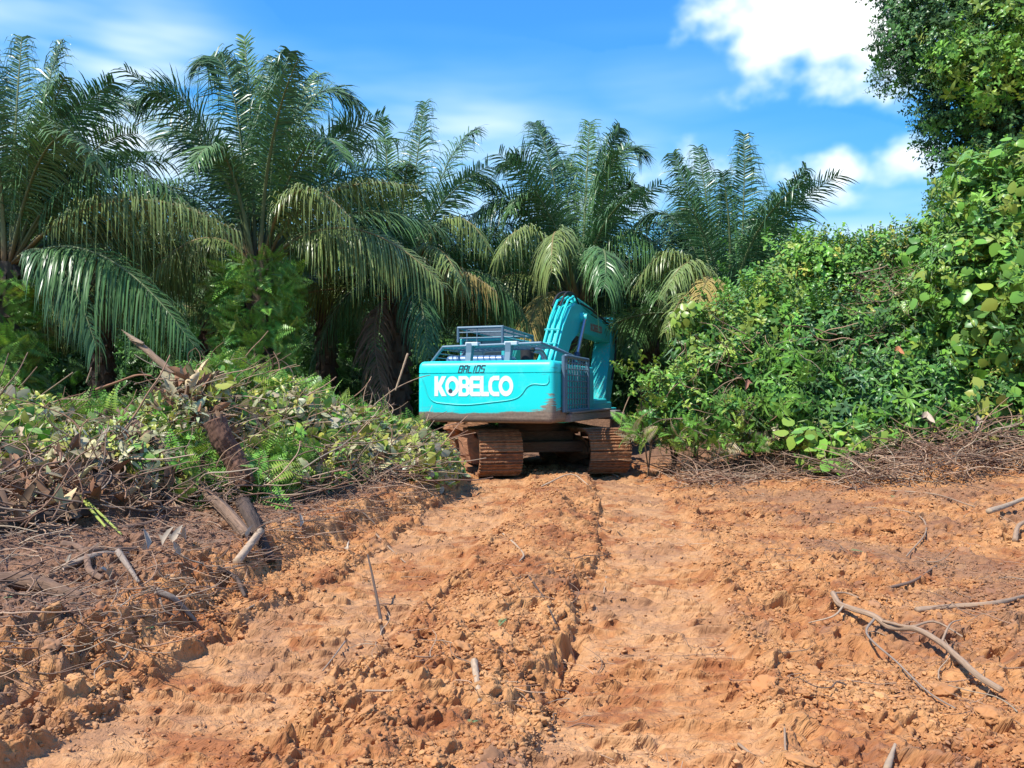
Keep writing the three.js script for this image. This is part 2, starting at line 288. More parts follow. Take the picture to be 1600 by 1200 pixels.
const bx = (w, h, d, x, y, z, r = .02) => { const g = r > 0 ? new RoundedBoxGeometry(w, h, d, 2, Math.min(r, w / 2.2, h / 2.2, d / 2.2)) : new THREE.BoxGeometry(w, h, d); g.translate(x, y, z); return g; };
function pipe(pts, r, sides = 8) { const v = pts.map(p => V(...p)), out = []; for (let i = 0; i < v.length - 1; i++) { const L = v[i].distanceTo(v[i + 1]), g = new THREE.CylinderGeometry(r, r, L + r * .6, sides); g.applyQuaternion(new THREE.Quaternion().setFromUnitVectors(QY, v[i + 1].clone().sub(v[i]).normalize())); g.translate((v[i].x + v[i + 1].x) / 2, (v[i].y + v[i + 1].y) / 2, (v[i].z + v[i + 1].z) / 2); out.push(g); } for (const p of v.slice(1, -1)) { const s = new THREE.SphereGeometry(r * 1.02, sides, 6); s.translate(p.x, p.y, p.z); out.push(s); } return out; }
const merge = (list) => mergeGeometries(list.map(g => { const q = g.index ? g.toNonIndexed() : g; for (const k of Object.keys(q.attributes)) if (!['position', 'normal', 'uv'].includes(k)) q.deleteAttribute(k); return q; }));
// solid with that side outline (distance ahead, height), of that width across
function sideSolid(pts, w, x0, bevel = .02) { const s = new THREE.Shape(pts.map(p => new THREE.Vector2(p[0], p[1]))); const g = new THREE.ExtrudeGeometry(s, { depth: w - 2 * bevel, bevelEnabled: bevel > 0, bevelThickness: bevel, bevelSize: bevel, bevelOffset: -bevel, bevelSegments: 2, curveSegments: 8 }); g.translate(0, 0, -(w - 2 * bevel) / 2); g.rotateY(Math.PI / 2); g.translate(x0, 0, 0); return g; }

function blockLetters(word, h, gap, depth) { // heavy rounded letters, each an outline with holes, h metres tall
  const out = []; let x = 0; const S = .27 * h;
  const poly = (p) => new THREE.Shape(p.map(q => new THREE.Vector2(q[0] * h, q[1] * h)));
  const ring = (w, sq) => { const s = new THREE.Shape(); s.absellipse(w / 2 * h, h / 2, w / 2 * h, h / 2, 0, Math.PI * 2); const k = new THREE.Path(); k.absellipse(w / 2 * h, h / 2, w / 2 * h - S * .92, h / 2 - S * .92, 0, Math.PI * 2, true); s.holes.push(k); return s; };
  const hole = (s, a, b, c, d) => { const r = .05 * h, k = new THREE.Path(); k.moveTo(a * h + r, b * h); k.lineTo(a * h, b * h + r); k.lineTo(a * h, d * h - r); k.lineTo(a * h + r, d * h); k.lineTo(c * h - r, d * h); k.lineTo(c * h, d * h - r); k.lineTo(c * h, b * h + r); k.lineTo(c * h - r, b * h); s.holes.push(k); };
  for (const ch of word) {
    let s, w;
    if (ch === 'K') { w = .86; s = poly([[0, 0], [.27, 0], [.27, .34], [.54, 0], [.9, 0], [.52, .5], [.88, 1], [.54, 1], [.27, .66], [.27, 1], [0, 1]]); }
    else if (ch === 'O') { w = 1.02; s = ring(1.02); }
    else if (ch === 'B') { w = .84; s = poly([[0, 0], [.6, 0], [.78, .1], [.84, .28], [.78, .45], [.68, .5], [.76, .57], [.8, .73], [.74, .9], [.58, 1], [0, 1]]); hole(s, .26, .17, .56, .4); hole(s, .26, .6, .54, .83); }
    else if (ch === 'E') { w = .8; s = poly([[.16, 0], [.8, 0], [.8, .22], [.27, .22], [.27, .39], [.74, .39], [.74, .61], [.27, .61], [.27, .78], [.8, .78], [.8, 1], [.16, 1], [.04, .94], [0, .82], [0, .18], [.04, .06]]); }
    else if (ch === 'L') { w = .66; s = poly([[0, .18], [.04, .06], [.16, 0], [.66, 0], [.66, .22], [.27, .22], [.27, 1], [0, 1]]); }
    else { w = .78; s = poly([[.78, .22], [.4, .22], [.29, .3], [.25, .5], [.29, .7], [.4, .78], [.78, .78], [.78, 1], [.36, 1], [.14, .9], [.02, .7], [0, .5], [.02, .3], [.14, .1], [.36, 0], [.78, 0]]); }
    const g = new THREE.ExtrudeGeometry(s, { depth, bevelEnabled: false, curveSegments: 20 }); g.translate(x, 0, 0); out.push(g); x += (w + gap) * h;
  }
  return { geos: out, width: x - gap * h };
}
function segmentLetters(word, h, slant) { // slanted stencil letters made of short bars
  const out = [], W = .62 * h, t = .17 * h; let x = 0;
  const SEG = { B: 'abcdefg', A: 'abcefg', L: 'def', I: 'm', O: 'abcdef', S: 'afgcd' };
  const bar = (x0, y0, x1, y1) => { const s = new THREE.Shape([new THREE.Vector2(x0 + y0 * slant, y0), new THREE.Vector2(x1 + y0 * slant, y0), new THREE.Vector2(x1 + y1 * slant, y1), new THREE.Vector2(x0 + y1 * slant, y1)]); return new THREE.ExtrudeGeometry(s, { depth: .003, bevelEnabled: false }); };
  const col = (x0, y0, y1) => { const r = [], n = 4, st = (y1 - y0) / n; for (let i = 0; i < n; i++) r.push(bar(x0, y0 + i * st, x0 + t, y0 + (i + .74) * st)); return r; };
  for (const ch of word) {
    const q = [];
    for (const c of SEG[ch]) {
      if (c === 'a') q.push(bar(x + t * .3, h - t * .8, x + W - t * .2, h));
      if (c === 'd') q.push(bar(x + t * .3, 0, x + W - t * .2, t * .8));
      if (c === 'g') q.push(bar(x + t * .3, h / 2 - t * .35, x + W - t * .3, h / 2 + t * .35));
      if (c === 'b') q.push(...col(x + W - t, h / 2 + .02 * h, h - t * .3)); if (c === 'c') q.push(...col(x + W - t, t * .3, h / 2));
      if (c === 'f') q.push(...col(x, h / 2 + .02 * h, h - t * .3)); if (c === 'e') q.push(...col(x, t * .3, h / 2)); if (c === 'm') { q.push(...col(x + .1 * h, 0, h / 2)); q.push(...col(x + .1 * h, h / 2, h)); }
    }
    out.push(merge(q)); x += (ch === 'I' ? .5 : .95) * W + .1 * h;
  }
  return { geos: out, width: x };
}

function buildExcavator() {
  const ex = thing('excavator', 'turquoise crawler excavator parked at the end of the clay track, seen from behind', 'excavator', V(.42, 0, -17.5));
  const up = (name, geo, mat) => { const m = part(name, geo, mat, ex); m.rotation.y = YAW_UP; return m; };
  // counterweight: outline lofted upward, flat behind with round corners
  const W = 1.37, zr = 2.78, zf = 1.75, R = .10, outline = [];
  outline.push([-W, zf]); for (let k = 0; k <= 10; k++) { const a = Math.PI - k / 10 * Math.PI / 2; outline.push([-W + R + Math.cos(a) * R, zr - R + Math.sin(a) * R]); }
  for (let k = 1; k < 24; k++) outline.push([lerp(-W + R, W - R, k / 24), zr]);
  for (let k = 0; k <= 10; k++) { const a = Math.PI / 2 - k / 10 * Math.PI / 2; outline.push([W - R + Math.cos(a) * R, zr - R + Math.sin(a) * R]); } outline.push([W, zf]);
  const rows = [[1.07, .10], [1.085, .045], [1.12, .015], [1.17, 0], [1.4, 0], [1.6, 0], [1.8, 0], [1.985, 0], [1.988, .016], [2.004, .016], [2.007, 0], [2.1, .004], [2.16, .015], [2.2, .045], [2.225, .09], [2.232, .14]];
  const pos = [], uv = [], idx = [], nO = outline.length; let L = 0; const arc = outline.map((p, i) => { if (i) L += Math.hypot(p[0] - outline[i - 1][0], p[1] - outline[i - 1][1]); return L; });
  for (const [y, ins] of rows) outline.forEach((p, i) => { const a = outline[Math.max(0, i - 1)], b = outline[Math.min(nO - 1, i + 1)], tx = b[0] - a[0], tz = b[1] - a[1], l = Math.hypot(tx, tz); pos.push(p[0] + tz / l * ins, y, p[1] - tx / l * ins); uv.push(arc[i] / L, (y - 1.05) / 1.2); });
  for (let r = 0; r < rows.length - 1; r++) for (let i = 0; i < nO - 1; i++) { const a = r * nO + i, b = a + 1, c = a + nO, d = c + 1; idx.push(a, b, d, a, d, c); }
  for (const [r, s] of [[0, 1], [rows.length - 1, 0]]) { const c = pos.length / 3; pos.push(0, rows[r][0], zf); uv.push(.5, s ? 0 : 1); for (let i = 0; i < nO - 1; i++) s ? idx.push(c, r * nO + i + 1, r * nO + i) : idx.push(c, r * nO + i, r * nO + i + 1); }
  const cg = new THREE.BufferGeometry(); cg.setAttribute('position', new THREE.Float32BufferAttribute(pos, 3)); cg.setAttribute('uv', new THREE.Float32BufferAttribute(uv, 2)); cg.setIndex(idx);
  const cwGeo = toCreasedNormals(cg, .6);
  // paint with dried mud along the foot and scraped corners
  const N = 1024, H = 384, px = new Uint8Array(N * H * 4), rg = new Uint8Array(N * H * 4);
  const s8 = (v) => 255 * clamp(v <= .0031308 ? v * 12.92 : 1.055 * Math.pow(v, 1 / 2.4) - .055);
  for (let j = 0; j < H; j++) for (let i = 0; i < N; i++) {
    const u = i / N, v = j / H, x = u * L, y = 1.05 + v * 1.2;
    const st = fbm(x * 2.2, 5, y * 40, 3), bl = fbm(x * 3, 9, y * 3, 4), fi = fbm(x * 26, 2, y * 26, 3);
    let mud = sst(.0, .035, 1.27 + .06 * sst(.3, .95, u) + .05 * bl + .03 * st - y);
    const corner = Math.exp(-Math.pow((x - (L - 1.05)) / .2, 2)) ; mud = Math.max(mud, sst(.0, .12, corner * .5 + .22 * bl + .42 * st + .12 * fi - (y - 1.12) * 1.0) * .95);
    mud = Math.max(mud, sst(.05, .1, .15 * sst(.45, .9, u) + .28 * st - Math.max(0, y - 1.27) * 1.6 - .02));
    const scr = sst(.34, .42, st + .25 * corner) * sst(-.1, .25, bl) * .8, pale = sst(.24, .4, st + .3 * bl) * Math.exp(-Math.pow((y - 1.28) / .06, 2));
    const fade = sst(-.1, .5, bl + .4 * fi) * .55; let c = [lerp(.010, .09, fade), lerp(.68, .76, fade), lerp(.65, .73, fade)];
    { const run = sst(.3, .5, fbm(x * 14, 3, y * 1.3, 3) + .25 * bl) * sst(2.2, 1.3, y) * .35; c = c.map((q, k) => lerp(q, [.32, .30, .22][k], run)); }
    c = c.map((q, k) => lerp(q, [.16, .52, .52][k], pale * .7)); c = c.map((q, k) => lerp(q, [.05, .25, .25][k], scr));
    const mt = .82 + .3 * fi + .35 * st; c = c.map((q, k) => lerp(q, [.275, .205, .15][k] * mt, mud));
    const o = (j * N + i) * 4; px[o] = s8(c[0]); px[o + 1] = s8(c[1]); px[o + 2] = s8(c[2]); px[o + 3] = 255; const ro = lerp(.4 + .2 * scr, .93, mud) * 255; rg[o] = rg[o + 1] = rg[o + 2] = ro; rg[o + 3] = 255;
  }
  const mk = (a, srgb) => { const t = new THREE.DataTexture(a, N, H); if (srgb) t.colorSpace = THREE.SRGBColorSpace; t.magFilter = THREE.LinearFilter; t.minFilter = THREE.LinearMipmapLinearFilter; t.generateMipmaps = true; t.needsUpdate = true; return t; };
  const cw = up('counterweight', cwGeo, new THREE.MeshStandardMaterial({ map: mk(px, true), roughnessMap: mk(rg), roughness: 1 }));
  // place on the rear face from a place in the photograph
  const cy = Math.cos(YAW_UP), sy = Math.sin(YAW_UP);
  const face = (qx, qy) => { const dx = (qx - 800) / FPX, dy = -(qy - HORIZON) / FPX; const ox = -.42, oz = 17.5, oy = EYE; const lx = (a, b) => a * cy - b * sy, lz = (a, b) => a * sy + b * cy; const dz = lz(dx, -1), t = (zr - lz(ox, oz)) / dz; return [lx(ox, oz) + lx(dx, -1) * t, oy + dy * t]; };
  const put = (set, mat, a, b, name, z) => { const p = face(...a), q = face(...b), s = (q[0] - p[0]) / set.width; set.geos.forEach(g => { g.scale(s, 1, 1); g.translate(p[0], p[1], z); part(name, g, mat, cw); }); };
  { const p = face(679, 619), q = face(802, 587); const set = blockLetters('KOBELCO', q[1] - p[1], -.05, .004); put(set, whiteMat, [679, 619], [802, 619], 'letter', zr + .001); }
  { const p = face(715, 583), q = face(759, 570); const set = segmentLetters('BALIOS', q[1] - p[1], .3); put(set, darkMark, [715, 583], [757, 583], 'small_letter', zr - .002); }
  // raised moulding that swings under the name
  const mould = [[656, 590], [663, 600], [669, 618], [677, 627], [700, 631], [728, 632.5], [765, 629], [806, 622.5], [815, 616], [823, 605], [831, 600.5], [856, 599.5], [857, 586]].map(p => { const f = face(...p); return V(Math.max(-W + R, Math.min(f[0], W - R + .02)), f[1], zr - .004); });
  part('moulding', tubeGeo(mould, .017, .017, 8), paint, cw);
  part('lifting_lug', merge([bx(.09, .07, .05, -W + .03, 2.17, zr - .42, .02), bx(.06, .12, .05, -W - .01, 2.1, zr - .5, .02)]), railMat, cw);
  part('scuff_hole', new THREE.CircleGeometry(.045, 9).translate(...(f => [f[0], f[1], zr + .0065])(face(704, 611))), darkMark, cw);

  // upper deck
  up('deck', merge([bx(2.64, .22, 4.5, 0, 1.16, -.35, .03), bx(.62, .16, 3.6, 1.02, 1.33, -.2, .02)]), paintWorn);
  up('engine_hood', merge([bx(2.3, 1.0, 1.35, -.08, 1.72, 1.2, .12), bx(1.3, .2, .8, -.62, 2.28, 1.35, .1)]), hoodMat);
  const side = up('side_cabinet', merge([bx(.8, .92, 2.1, .92, 1.72, .75, .05), bx(.72, .26, 1.3, .96, 1.36, -.95, .05)]), paint);
  part('cabinet_door', bx(.03, .72, .85, 1.325, 1.7, 1.05, .01), paintWorn, side);
  part('cabinet_door', bx(.03, .72, .8, 1.325, 1.7, .15, .01), paintWorn, side);
  up('tail_corner', bx(.18, 1.0, .35, 1.26, 1.66, 1.72, .05), paint);
  up('skirt_plate', merge([bx(.30, .15, 3.3, 1.32, 1.15, .35, .015), bx(.26, .04, 3.2, 1.36, 1.25, .35, .01)]), plateMat);
  const st = up('step', bx(.42, .2, .55, 1.36, 1.12, -1.65, .02), plateMat);
  part('step_plate', bx(.30, .38, .03, 1.5, .98, -1.95, .01), plateMat, st);

  // rail with mesh over the engine
  const gr = up('hood_guard', merge([...pipe([[-1.28, 2.2, 2.38], [-1.02, 2.52, 2.36], [.98, 2.56, 2.36], [1.28, 2.36, 1.25], [1.3, 2.24, .7]], .032), ...pipe([[-1.28, 2.2, 1.3], [-1.02, 2.5, 1.25], [.9, 2.54, 1.25], [1.28, 2.36, 1.25]], .028), ...pipe([[-1.28, 2.2, 2.38], [-1.28, 2.2, 1.3]], .028), ...pipe([[-1.02, 2.52, 2.36], [-1.02, 2.5, 1.25]], .025)]), railMat);
  for (let k = 0; k < 15; k++) { const x = -.9 + k * .13, tl = .05; part('slat', merge([...pipe([[x, 2.52, 2.34], [x + tl, 2.51, 1.27]], .012, 5)]), railMat, gr); }
  for (let k = 1; k < 5; k++) { const z = 2.36 - k * .22; part('slat', merge(pipe([[-1.02, 2.515, z], [.98, 2.54, z]], .010, 5)), railMat, gr); }
  for (let k = 0; k < 4; k++) { const t = (k + .5) / 4; part('slat', merge(pipe([[-1.28 + .26 * t, 2.2 + .31 * t, 2.37], [-1.28 + .26 * t, 2.2 + .3 * t, 1.28]], .011, 5)), railMat, gr); }
  for (let k = 0; k < 7; k++) { const t = (k + .5) / 7; part('slat', merge(pipe([[lerp(.98, 1.28, t), lerp(2.56, 2.36, t), lerp(2.36, 1.25, t)], [lerp(.9, 1.28, t), lerp(2.54, 2.36, t), 1.25]], .011, 5)), railMat, gr); }
  for (const x of [-.44, .36]) {
    const br = part('bracket', sideSolid([[-2.52, 2.19], [-2.4, 2.19], [-2.36, 2.3], [-2.28, 2.5], [-2.28, 2.58], [-2.44, 2.58], [-2.46, 2.4]].map(([f, y]) => [f, y]), .12, x, .01), railMat, gr);
    part('bracket_plate', bx(.26, .075, .16, x + .05, 2.565, 2.36, .015), padMat, br);
  }
  const exh = up('exhaust_pipe', new THREE.TubeGeometry(new THREE.CatmullRomCurve3([V(.78, 2.15, 1.5), V(.78, 2.34, 1.52), V(.74, 2.44, 1.62), V(.66, 2.46, 1.85)]), 16, .055, 10), steelMat);
  part('pipe_mouth', new THREE.CylinderGeometry(.05, .05, .01, 12).rotateX(Math.PI / 2).translate(.655, 2.462, 1.862), hoseMat, exh);
  up('air_cleaner', new THREE.CylinderGeometry(.14, .14, .42, 14).translate(.25, 2.3, 1.0), hoseMat);

  // mesh gate on the flank
  const gate = up('side_guard', merge([...pipe([[1.42, 1.28, 2.33], [1.42, 2.3, 2.33]], .04), ...pipe([[1.40, 1.28, 2.12], [1.40, 2.32, 2.12], [1.42, 2.3, .55], [1.42, 1.28, .55], [1.4, 1.28, 2.12]], .038), ...pipe([[1.42, 2.3, 2.33], [1.4, 2.3, 2.12]], .035), ...pipe([[1.42, 1.55, 2.33], [1.4, 1.55, 2.12]], .03), ...pipe([[1.42, 2.05, 2.33], [1.4, 2.05, 2.12]], .03)]), railMat);
  for (let k = 1; k < 9; k++) part('mesh_bar', merge(pipe([[1.41, 1.28 + k * .115, 2.1], [1.42, 1.28 + k * .115, .56]], .011, 5)), railMat, gate);
  for (let k = 1; k < 8; k++) part('mesh_bar', merge(pipe([[1.41, 1.29, 2.1 - k * .195], [1.415, 2.29, 2.1 - k * .195]], .013, 5)), railMat, gate);

  // cab with a guard on its roof
  const cab = up('cab', merge([bx(1.02, .95, 1.8, -.88, 1.6, -.2, .06), bx(1.02, .1, 1.75, -.88, 2.78, -.2, .04), ...[[-1.36, .65], [-.4, .65], [-1.36, -1.02], [-.4, -1.02]].map(([x, z]) => bx(.08, .75, .08, x, 2.42, z, .02))]), paintWorn);
  part('window', bx(.86, .66, .02, -.88, 2.4, .66, 0), glassMat, cab); part('window', bx(.02, .66, 1.56, -.385, 2.4, -.2, 0), glassMat, cab); part('window', bx(.02, .66, 1.56, -1.37, 2.4, -.2, 0), glassMat, cab); part('window', bx(.86, .66, .02, -.88, 2.4, -1.04, 0), glassMat, cab);
  const cg2 = up('roof_guard', merge([...pipe([[-1.39, 2.72, .8], [-1.39, 3.02, .8], [-.37, 3.02, .8], [-.37, 2.66, .8]], .032), ...pipe([[-.37, 3.02, .8], [-.37, 2.95, -1.2], [-1.39, 2.95, -1.2], [-1.39, 3.02, .8]], .03), ...pipe([[-.37, 2.95, -1.2], [-.37, 2.72, -1.2]], .028), ...pipe([[-1.39, 2.95, -1.2], [-1.39, 2.72, -1.2]], .028)]), railMat);
  for (const y of [2.80, 2.92]) { part('guard_bar', merge(pipe([[-1.39, y, .8], [-.37, y, .8]], .016, 6)), railMat, cg2); part('guard_bar', merge(pipe([[-.37, y, .8], [-.37, y - .03, -1.2]], .016, 6)), railMat, cg2); }
  for (const x of [-1.18, -.95]) part('guard_bar', merge(pipe([[x, 2.68, .8], [x, 3.02, .8]], .014, 6)), railMat, cg2);
  for (let k = 0; k < 9; k++) part('guard_bar', merge(pipe([[-1.39, 3.015 - k * .006, .6 - k * .2], [-.37, 3.015 - k * .006, .6 - k * .2]], .014, 6)), navy, cg2);
  for (const z of [.1, -.6]) part('guard_bar', merge(pipe([[-.37, 2.7, z], [-.37, 3, z]], .014, 6)), railMat, cg2);

  // boom
  const bp = [[.15, 1.55], [.5, 1.35], [.95, 1.62], [1.55, 2.28], [2.15, 2.86], [2.75, 3.1], [3.5, 3.14], [6.3, 3.08], [6.5, 3.22], [6.48, 3.48], [6.0, 3.53], [3.9, 3.7], [2.95, 3.84], [2.5, 3.84], [2.05, 3.7], [1.45, 3.22], [.75, 2.4], [.2, 1.95]];
  const boom = up('boom', sideSolid(bp, .40, .12, .025), paint);
  for (const [x, o] of [[-.03, 0], [.1, .005], [.24, .01]]) part('boom_pipe', merge(pipe([[x, 2.05, -.24], [x, 2.52, -.8], [x, 3.42, -1.55], [x, 3.86, -2.08], [x, 4.0, -2.55]], .034)), paint, boom);
  for (const t of [.25, .62]) part('pipe_clamp', bx(.38, .05, .07, .1, lerp(2.5, 3.42, t) + .03, -lerp(.8, 1.55, t), .01).rotateX(0), paintWorn, boom);
  part('hose', new THREE.TubeGeometry(new THREE.CatmullRomCurve3([V(-.1, 3.7, -1.9), V(-.05, 4.02, -2.2), V(.05, 4.12, -2.6), V(.1, 4.0, -3.1), V(.1, 3.86, -3.6)]), 20, .03, 7), hoseMat, boom);
  part('hose', new THREE.TubeGeometry(new THREE.CatmullRomCurve3([V(.1, 3.7, -1.85), V(.14, 4.08, -2.3), V(.2, 4.08, -2.75), V(.2, 3.9, -3.2)]), 20, .026, 7), hoseMat, boom);
  part('boom_boss', new THREE.CylinderGeometry(.13, .13, .56, 16).rotateZ(Math.PI / 2).translate(.12, 3.52, -3.02), paint, boom);
  { const set = blockLetters('KOBELCO', .2, -.05, .004); set.geos.forEach(g => { g.scale(1.12, 1, 1); g.rotateY(Math.PI / 2); g.translate(.321, 3.26, -3.95); part('letter', g, redMark, boom); }); }
  // cylinders
  for (const x of [.42, -.18]) { const c = up('boom_cylinder', merge([...pipe([[x, 1.5, -1.3], [x, 2.55, -2.25]], .085, 12)]), navy); part('piston_rod', merge(pipe([[x, 2.5, -2.2], [x, 3.52, -3.02]], .05, 12)), steelMat, c); part('rod_eye', new THREE.CylinderGeometry(.1, .1, .12, 14).rotateZ(Math.PI / 2).translate(x, 3.52, -3.02), paintWorn, c); }
  const ac = up('arm_cylinder', merge(pipe([[.1, 4.0, -3.0], [.1, 3.86, -4.75]], .095, 12)), paint); part('piston_rod', merge(pipe([[.1, 3.86, -4.75], [.1, 3.74, -6.65]], .05, 12)), steelMat, ac);
  part('cylinder_hose', new THREE.TubeGeometry(new THREE.CatmullRomCurve3([V(.26, 3.9, -3.2), V(.3, 3.82, -4.2), V(.32, 3.72, -5.0), V(.34, 3.6, -5.8)]), 18, .025, 6), hoseMat, ac);
  // arm, hanging from the boom's end
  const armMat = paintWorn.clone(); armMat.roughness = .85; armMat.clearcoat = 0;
  const arm = up('arm', sideSolid([[6.85, 3.85], [7.15, 3.7], [7.1, 3.1], [6.2, 1.45], [5.5, .75], [5.25, .85], [5.65, 1.9], [6.15, 3.05], [6.3, 3.6], [6.6, 3.85]], .5, .1, .025), armMat);
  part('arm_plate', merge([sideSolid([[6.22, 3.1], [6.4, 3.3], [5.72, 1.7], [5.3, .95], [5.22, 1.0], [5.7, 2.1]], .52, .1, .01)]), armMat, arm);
  part('bucket_cylinder', merge(pipe([[.1, 3.3, -7.25], [.1, 1.9, -6.6]], .08, 12)), paintWorn, arm);
  part('arm_hose', new THREE.TubeGeometry(new THREE.CatmullRomCurve3([V(.36, 3.6, -6.2), V(.4, 3.3, -6.6), V(.4, 2.6, -6.5), V(.38, 2.0, -6.2)]), 18, .025, 6), hoseMat, arm);
  const bucket = up('bucket', sideSolid([[4.75, .95], [5.25, 1.0], [5.75, .6], [5.85, .15], [5.45, -.05], [4.85, .0], [4.55, .35]], 1.15, .1, .03), mudDark);
  for (let k = 0; k < 5; k++) part('bucket_tooth', bx(.09, .08, .3, -.4 + k * .25, .25, -4.5, .02), darkSteel, bucket);

  // undercarriage
  const low = (name, geo, mat, parent = ex) => { const m = part(name, geo, mat, parent); if (parent === ex) m.rotation.y = YAW_LOW; return m; };
  low('car_body', merge([bx(1.5, .42, 1.5, 0, .62, 0, .05), bx(1.7, .22, .5, 0, .52, .95, .04), bx(1.7, .22, .5, 0, .52, -.95, .04), new THREE.CylinderGeometry(.72, .72, .26, 28).translate(0, .93, 0)]), mudDark);
  // shoe: plate with three bars, caked and uneven
  const shoes = [];
  for (let v = 0; v < 4; v++) {
    const s = new THREE.Shape(); const prof = [[-.09, 0], [-.085, .055], [-.062, .055], [-.058, .02], [-.014, .02], [-.010, .042], [.010, .042], [.014, .02], [.058, .02], [.062, .048], [.085, .048], [.09, 0], [.085, -.02], [-.085, -.02]];
    s.setFromPoints(prof.map(p => new THREE.Vector2(p[0], p[1])));
    const g = new THREE.ExtrudeGeometry(s, { depth: .84, bevelEnabled: false, steps: 14 }); g.translate(0, 0, -.42); g.rotateY(Math.PI / 2);          // along x, outward +y
    const p = g.attributes.position, col = new Float32Array(p.count * 3);
    for (let i = 0; i < p.count; i++) { const x = p.getX(i), y = p.getY(i), z = p.getZ(i), n = fbm(x * 7 + v * 9, y * 5, z * 11, 3), f = y > .01 ? 1 : .2; p.setXYZ(i, x * (1 + .012 * n), y + f * (.018 * Math.max(0, n + .1) + .006 * n3(x * 30, v, z * 30)), z + .008 * n); const k = .85 + .5 * n; col.set([k, k * .98, k * .95], i * 3); }
    g.setAttribute('color', new THREE.BufferAttribute(col, 3)); g.computeVertexNormals(); shoes.push(g);
  }
  const shoeMats = [[.46, .225, .105], [.40, .19, .09], [.34, .155, .075], [.50, .25, .12]].map(c => { const m = mudMat.clone(); m.color = lin(...c); return m; });
  const rS = .40, Ls = 1.65;                                          // wheel radius to the plate, half distance between wheels
  for (const sx of [-1.1, 1.1]) {
    const tk = low('track', merge([bx(.36, .36, 3.1, sx, .45, 0, .06), new THREE.CylinderGeometry(.33, .33, .2, 20).rotateZ(Math.PI / 2).translate(sx, .46, Ls), new THREE.CylinderGeometry(.33, .33, .2, 20).rotateZ(Math.PI / 2).translate(sx, .46, -Ls), ...[-1.2, -.8, -.4, 0, .4, .8, 1.2].map(z => new THREE.CylinderGeometry(.09, .09, .3, 12).rotateZ(Math.PI / 2).translate(sx, .17, z)), ...[-.6, .6].map(z => new THREE.CylinderGeometry(.07, .07, .3, 12).rotateZ(Math.PI / 2).translate(sx, .76, z))]), mudDark);
    const per = 4 * Ls + 2 * Math.PI * rS, n = Math.round(per / .186), pit = per / n;
    for (let k = 0; k < n; k++) {
      let s = k * pit, y, z, a;                                       // a turns the plate's outward side
      if (s < 2 * Ls) { z = Ls - s; y = .06; a = Math.PI; }
      else if (s < 2 * Ls + Math.PI * rS) { const t = (s - 2 * Ls) / rS; a = Math.PI + t; z = -Ls - Math.sin(t) * rS; y = .06 + rS - Math.cos(t) * rS; }
      else if (s < 4 * Ls + Math.PI * rS) { const q = s - 2 * Ls - Math.PI * rS; z = -Ls + q; y = .06 + 2 * rS - .03 * Math.sin(q / (2 * Ls) * Math.PI); a = 0; }
      else { const t = (s - 4 * Ls - Math.PI * rS) / rS; a = t; z = Ls + Math.sin(t) * rS; y = .06 + rS + Math.cos(t) * rS; }
      const m = part('shoe', shoes[k % 4], shoeMats[(k * 7 + (sx > 0 ? 1 : 0)) % 4], tk);
      m.position.set(sx, y, z); m.rotation.x = a;
    }
    // caked soil between plates and frame
    const cake = new THREE.IcosahedronGeometry(1, 4), cp = cake.attributes.position; const inw = sx < 0 ? -1 : -1;
    for (let i = 0; i < cp.count; i++) { const v = V().fromBufferAttribute(cp, i), q = 1 + .5 * fbm(v.x * 2 + sx, v.y * 2, v.z * 2, 4); cp.setXYZ(i, v.x * .10 * q, v.y * .34 * q, v.z * 1.5 * q); }
    cake.computeVertexNormals(); cake.translate(sx + inw * .24, .47, -.1);
    const ca = new Float32Array(cp.count * 3).fill(1); cake.setAttribute('color', new THREE.BufferAttribute(ca, 3));
    part('mud_cake', cake, shoeMats[2], tk);
    if (sx < 0) { const c2 = new THREE.IcosahedronGeometry(1, 4), p2 = c2.attributes.position; for (let i = 0; i < p2.count; i++) { const v = V().fromBufferAttribute(p2, i), q = 1 + .7 * fbm(v.x * 2.2, v.y * 2.2, v.z * 2.2 + 4, 4); p2.setXYZ(i, v.x * .34 * q, v.y * .22 * q, v.z * .35 * q); } c2.computeVertexNormals(); c2.translate(sx - .22, .82, -1.75); c2.setAttribute('color', new THREE.BufferAttribute(new Float32Array(p2.count * 3).fill(1), 3)); part('mud_cake', c2, shoeMats[1], tk); }
  }
  return ex;
}
buildExcavator();
// ---------------------------------------------------------------- oil palms
const frondMat = (rough, coat) => new THREE.MeshPhysicalMaterial({ color: 0xffffff, vertexColors: true, roughness: 1, transmission: .18, thickness: 0, clearcoat: coat, clearcoatRoughness: rough, side: THREE.DoubleSide });
const palmLeafMat = frondMat(.3, .55), palmDryMat = frondMat(.6, .1);
const rachisMat = new THREE.MeshStandardMaterial({ vertexColors: true, roughness: .6 });
const barkBump = noiseTexture(256, (u, v) => { const a = .5 + .9 * tileNoise(u, v, 14, 4, 77); return [a, a, a]; });
const palmTrunkMat = new THREE.MeshStandardMaterial({ color: lin(.11, .08, .055), roughness: .95, bumpMap: barkBump, bumpScale: .03 });
const PALM_TONE = { young: [.11, .24, .05], deep: [.050, .145, .044], mid: [.074, .185, .042], old: [.165, .235, .05], gold: [.34, .27, .075], dead: [.20, .13, .075] };
const UP = V(0, 1, 0);
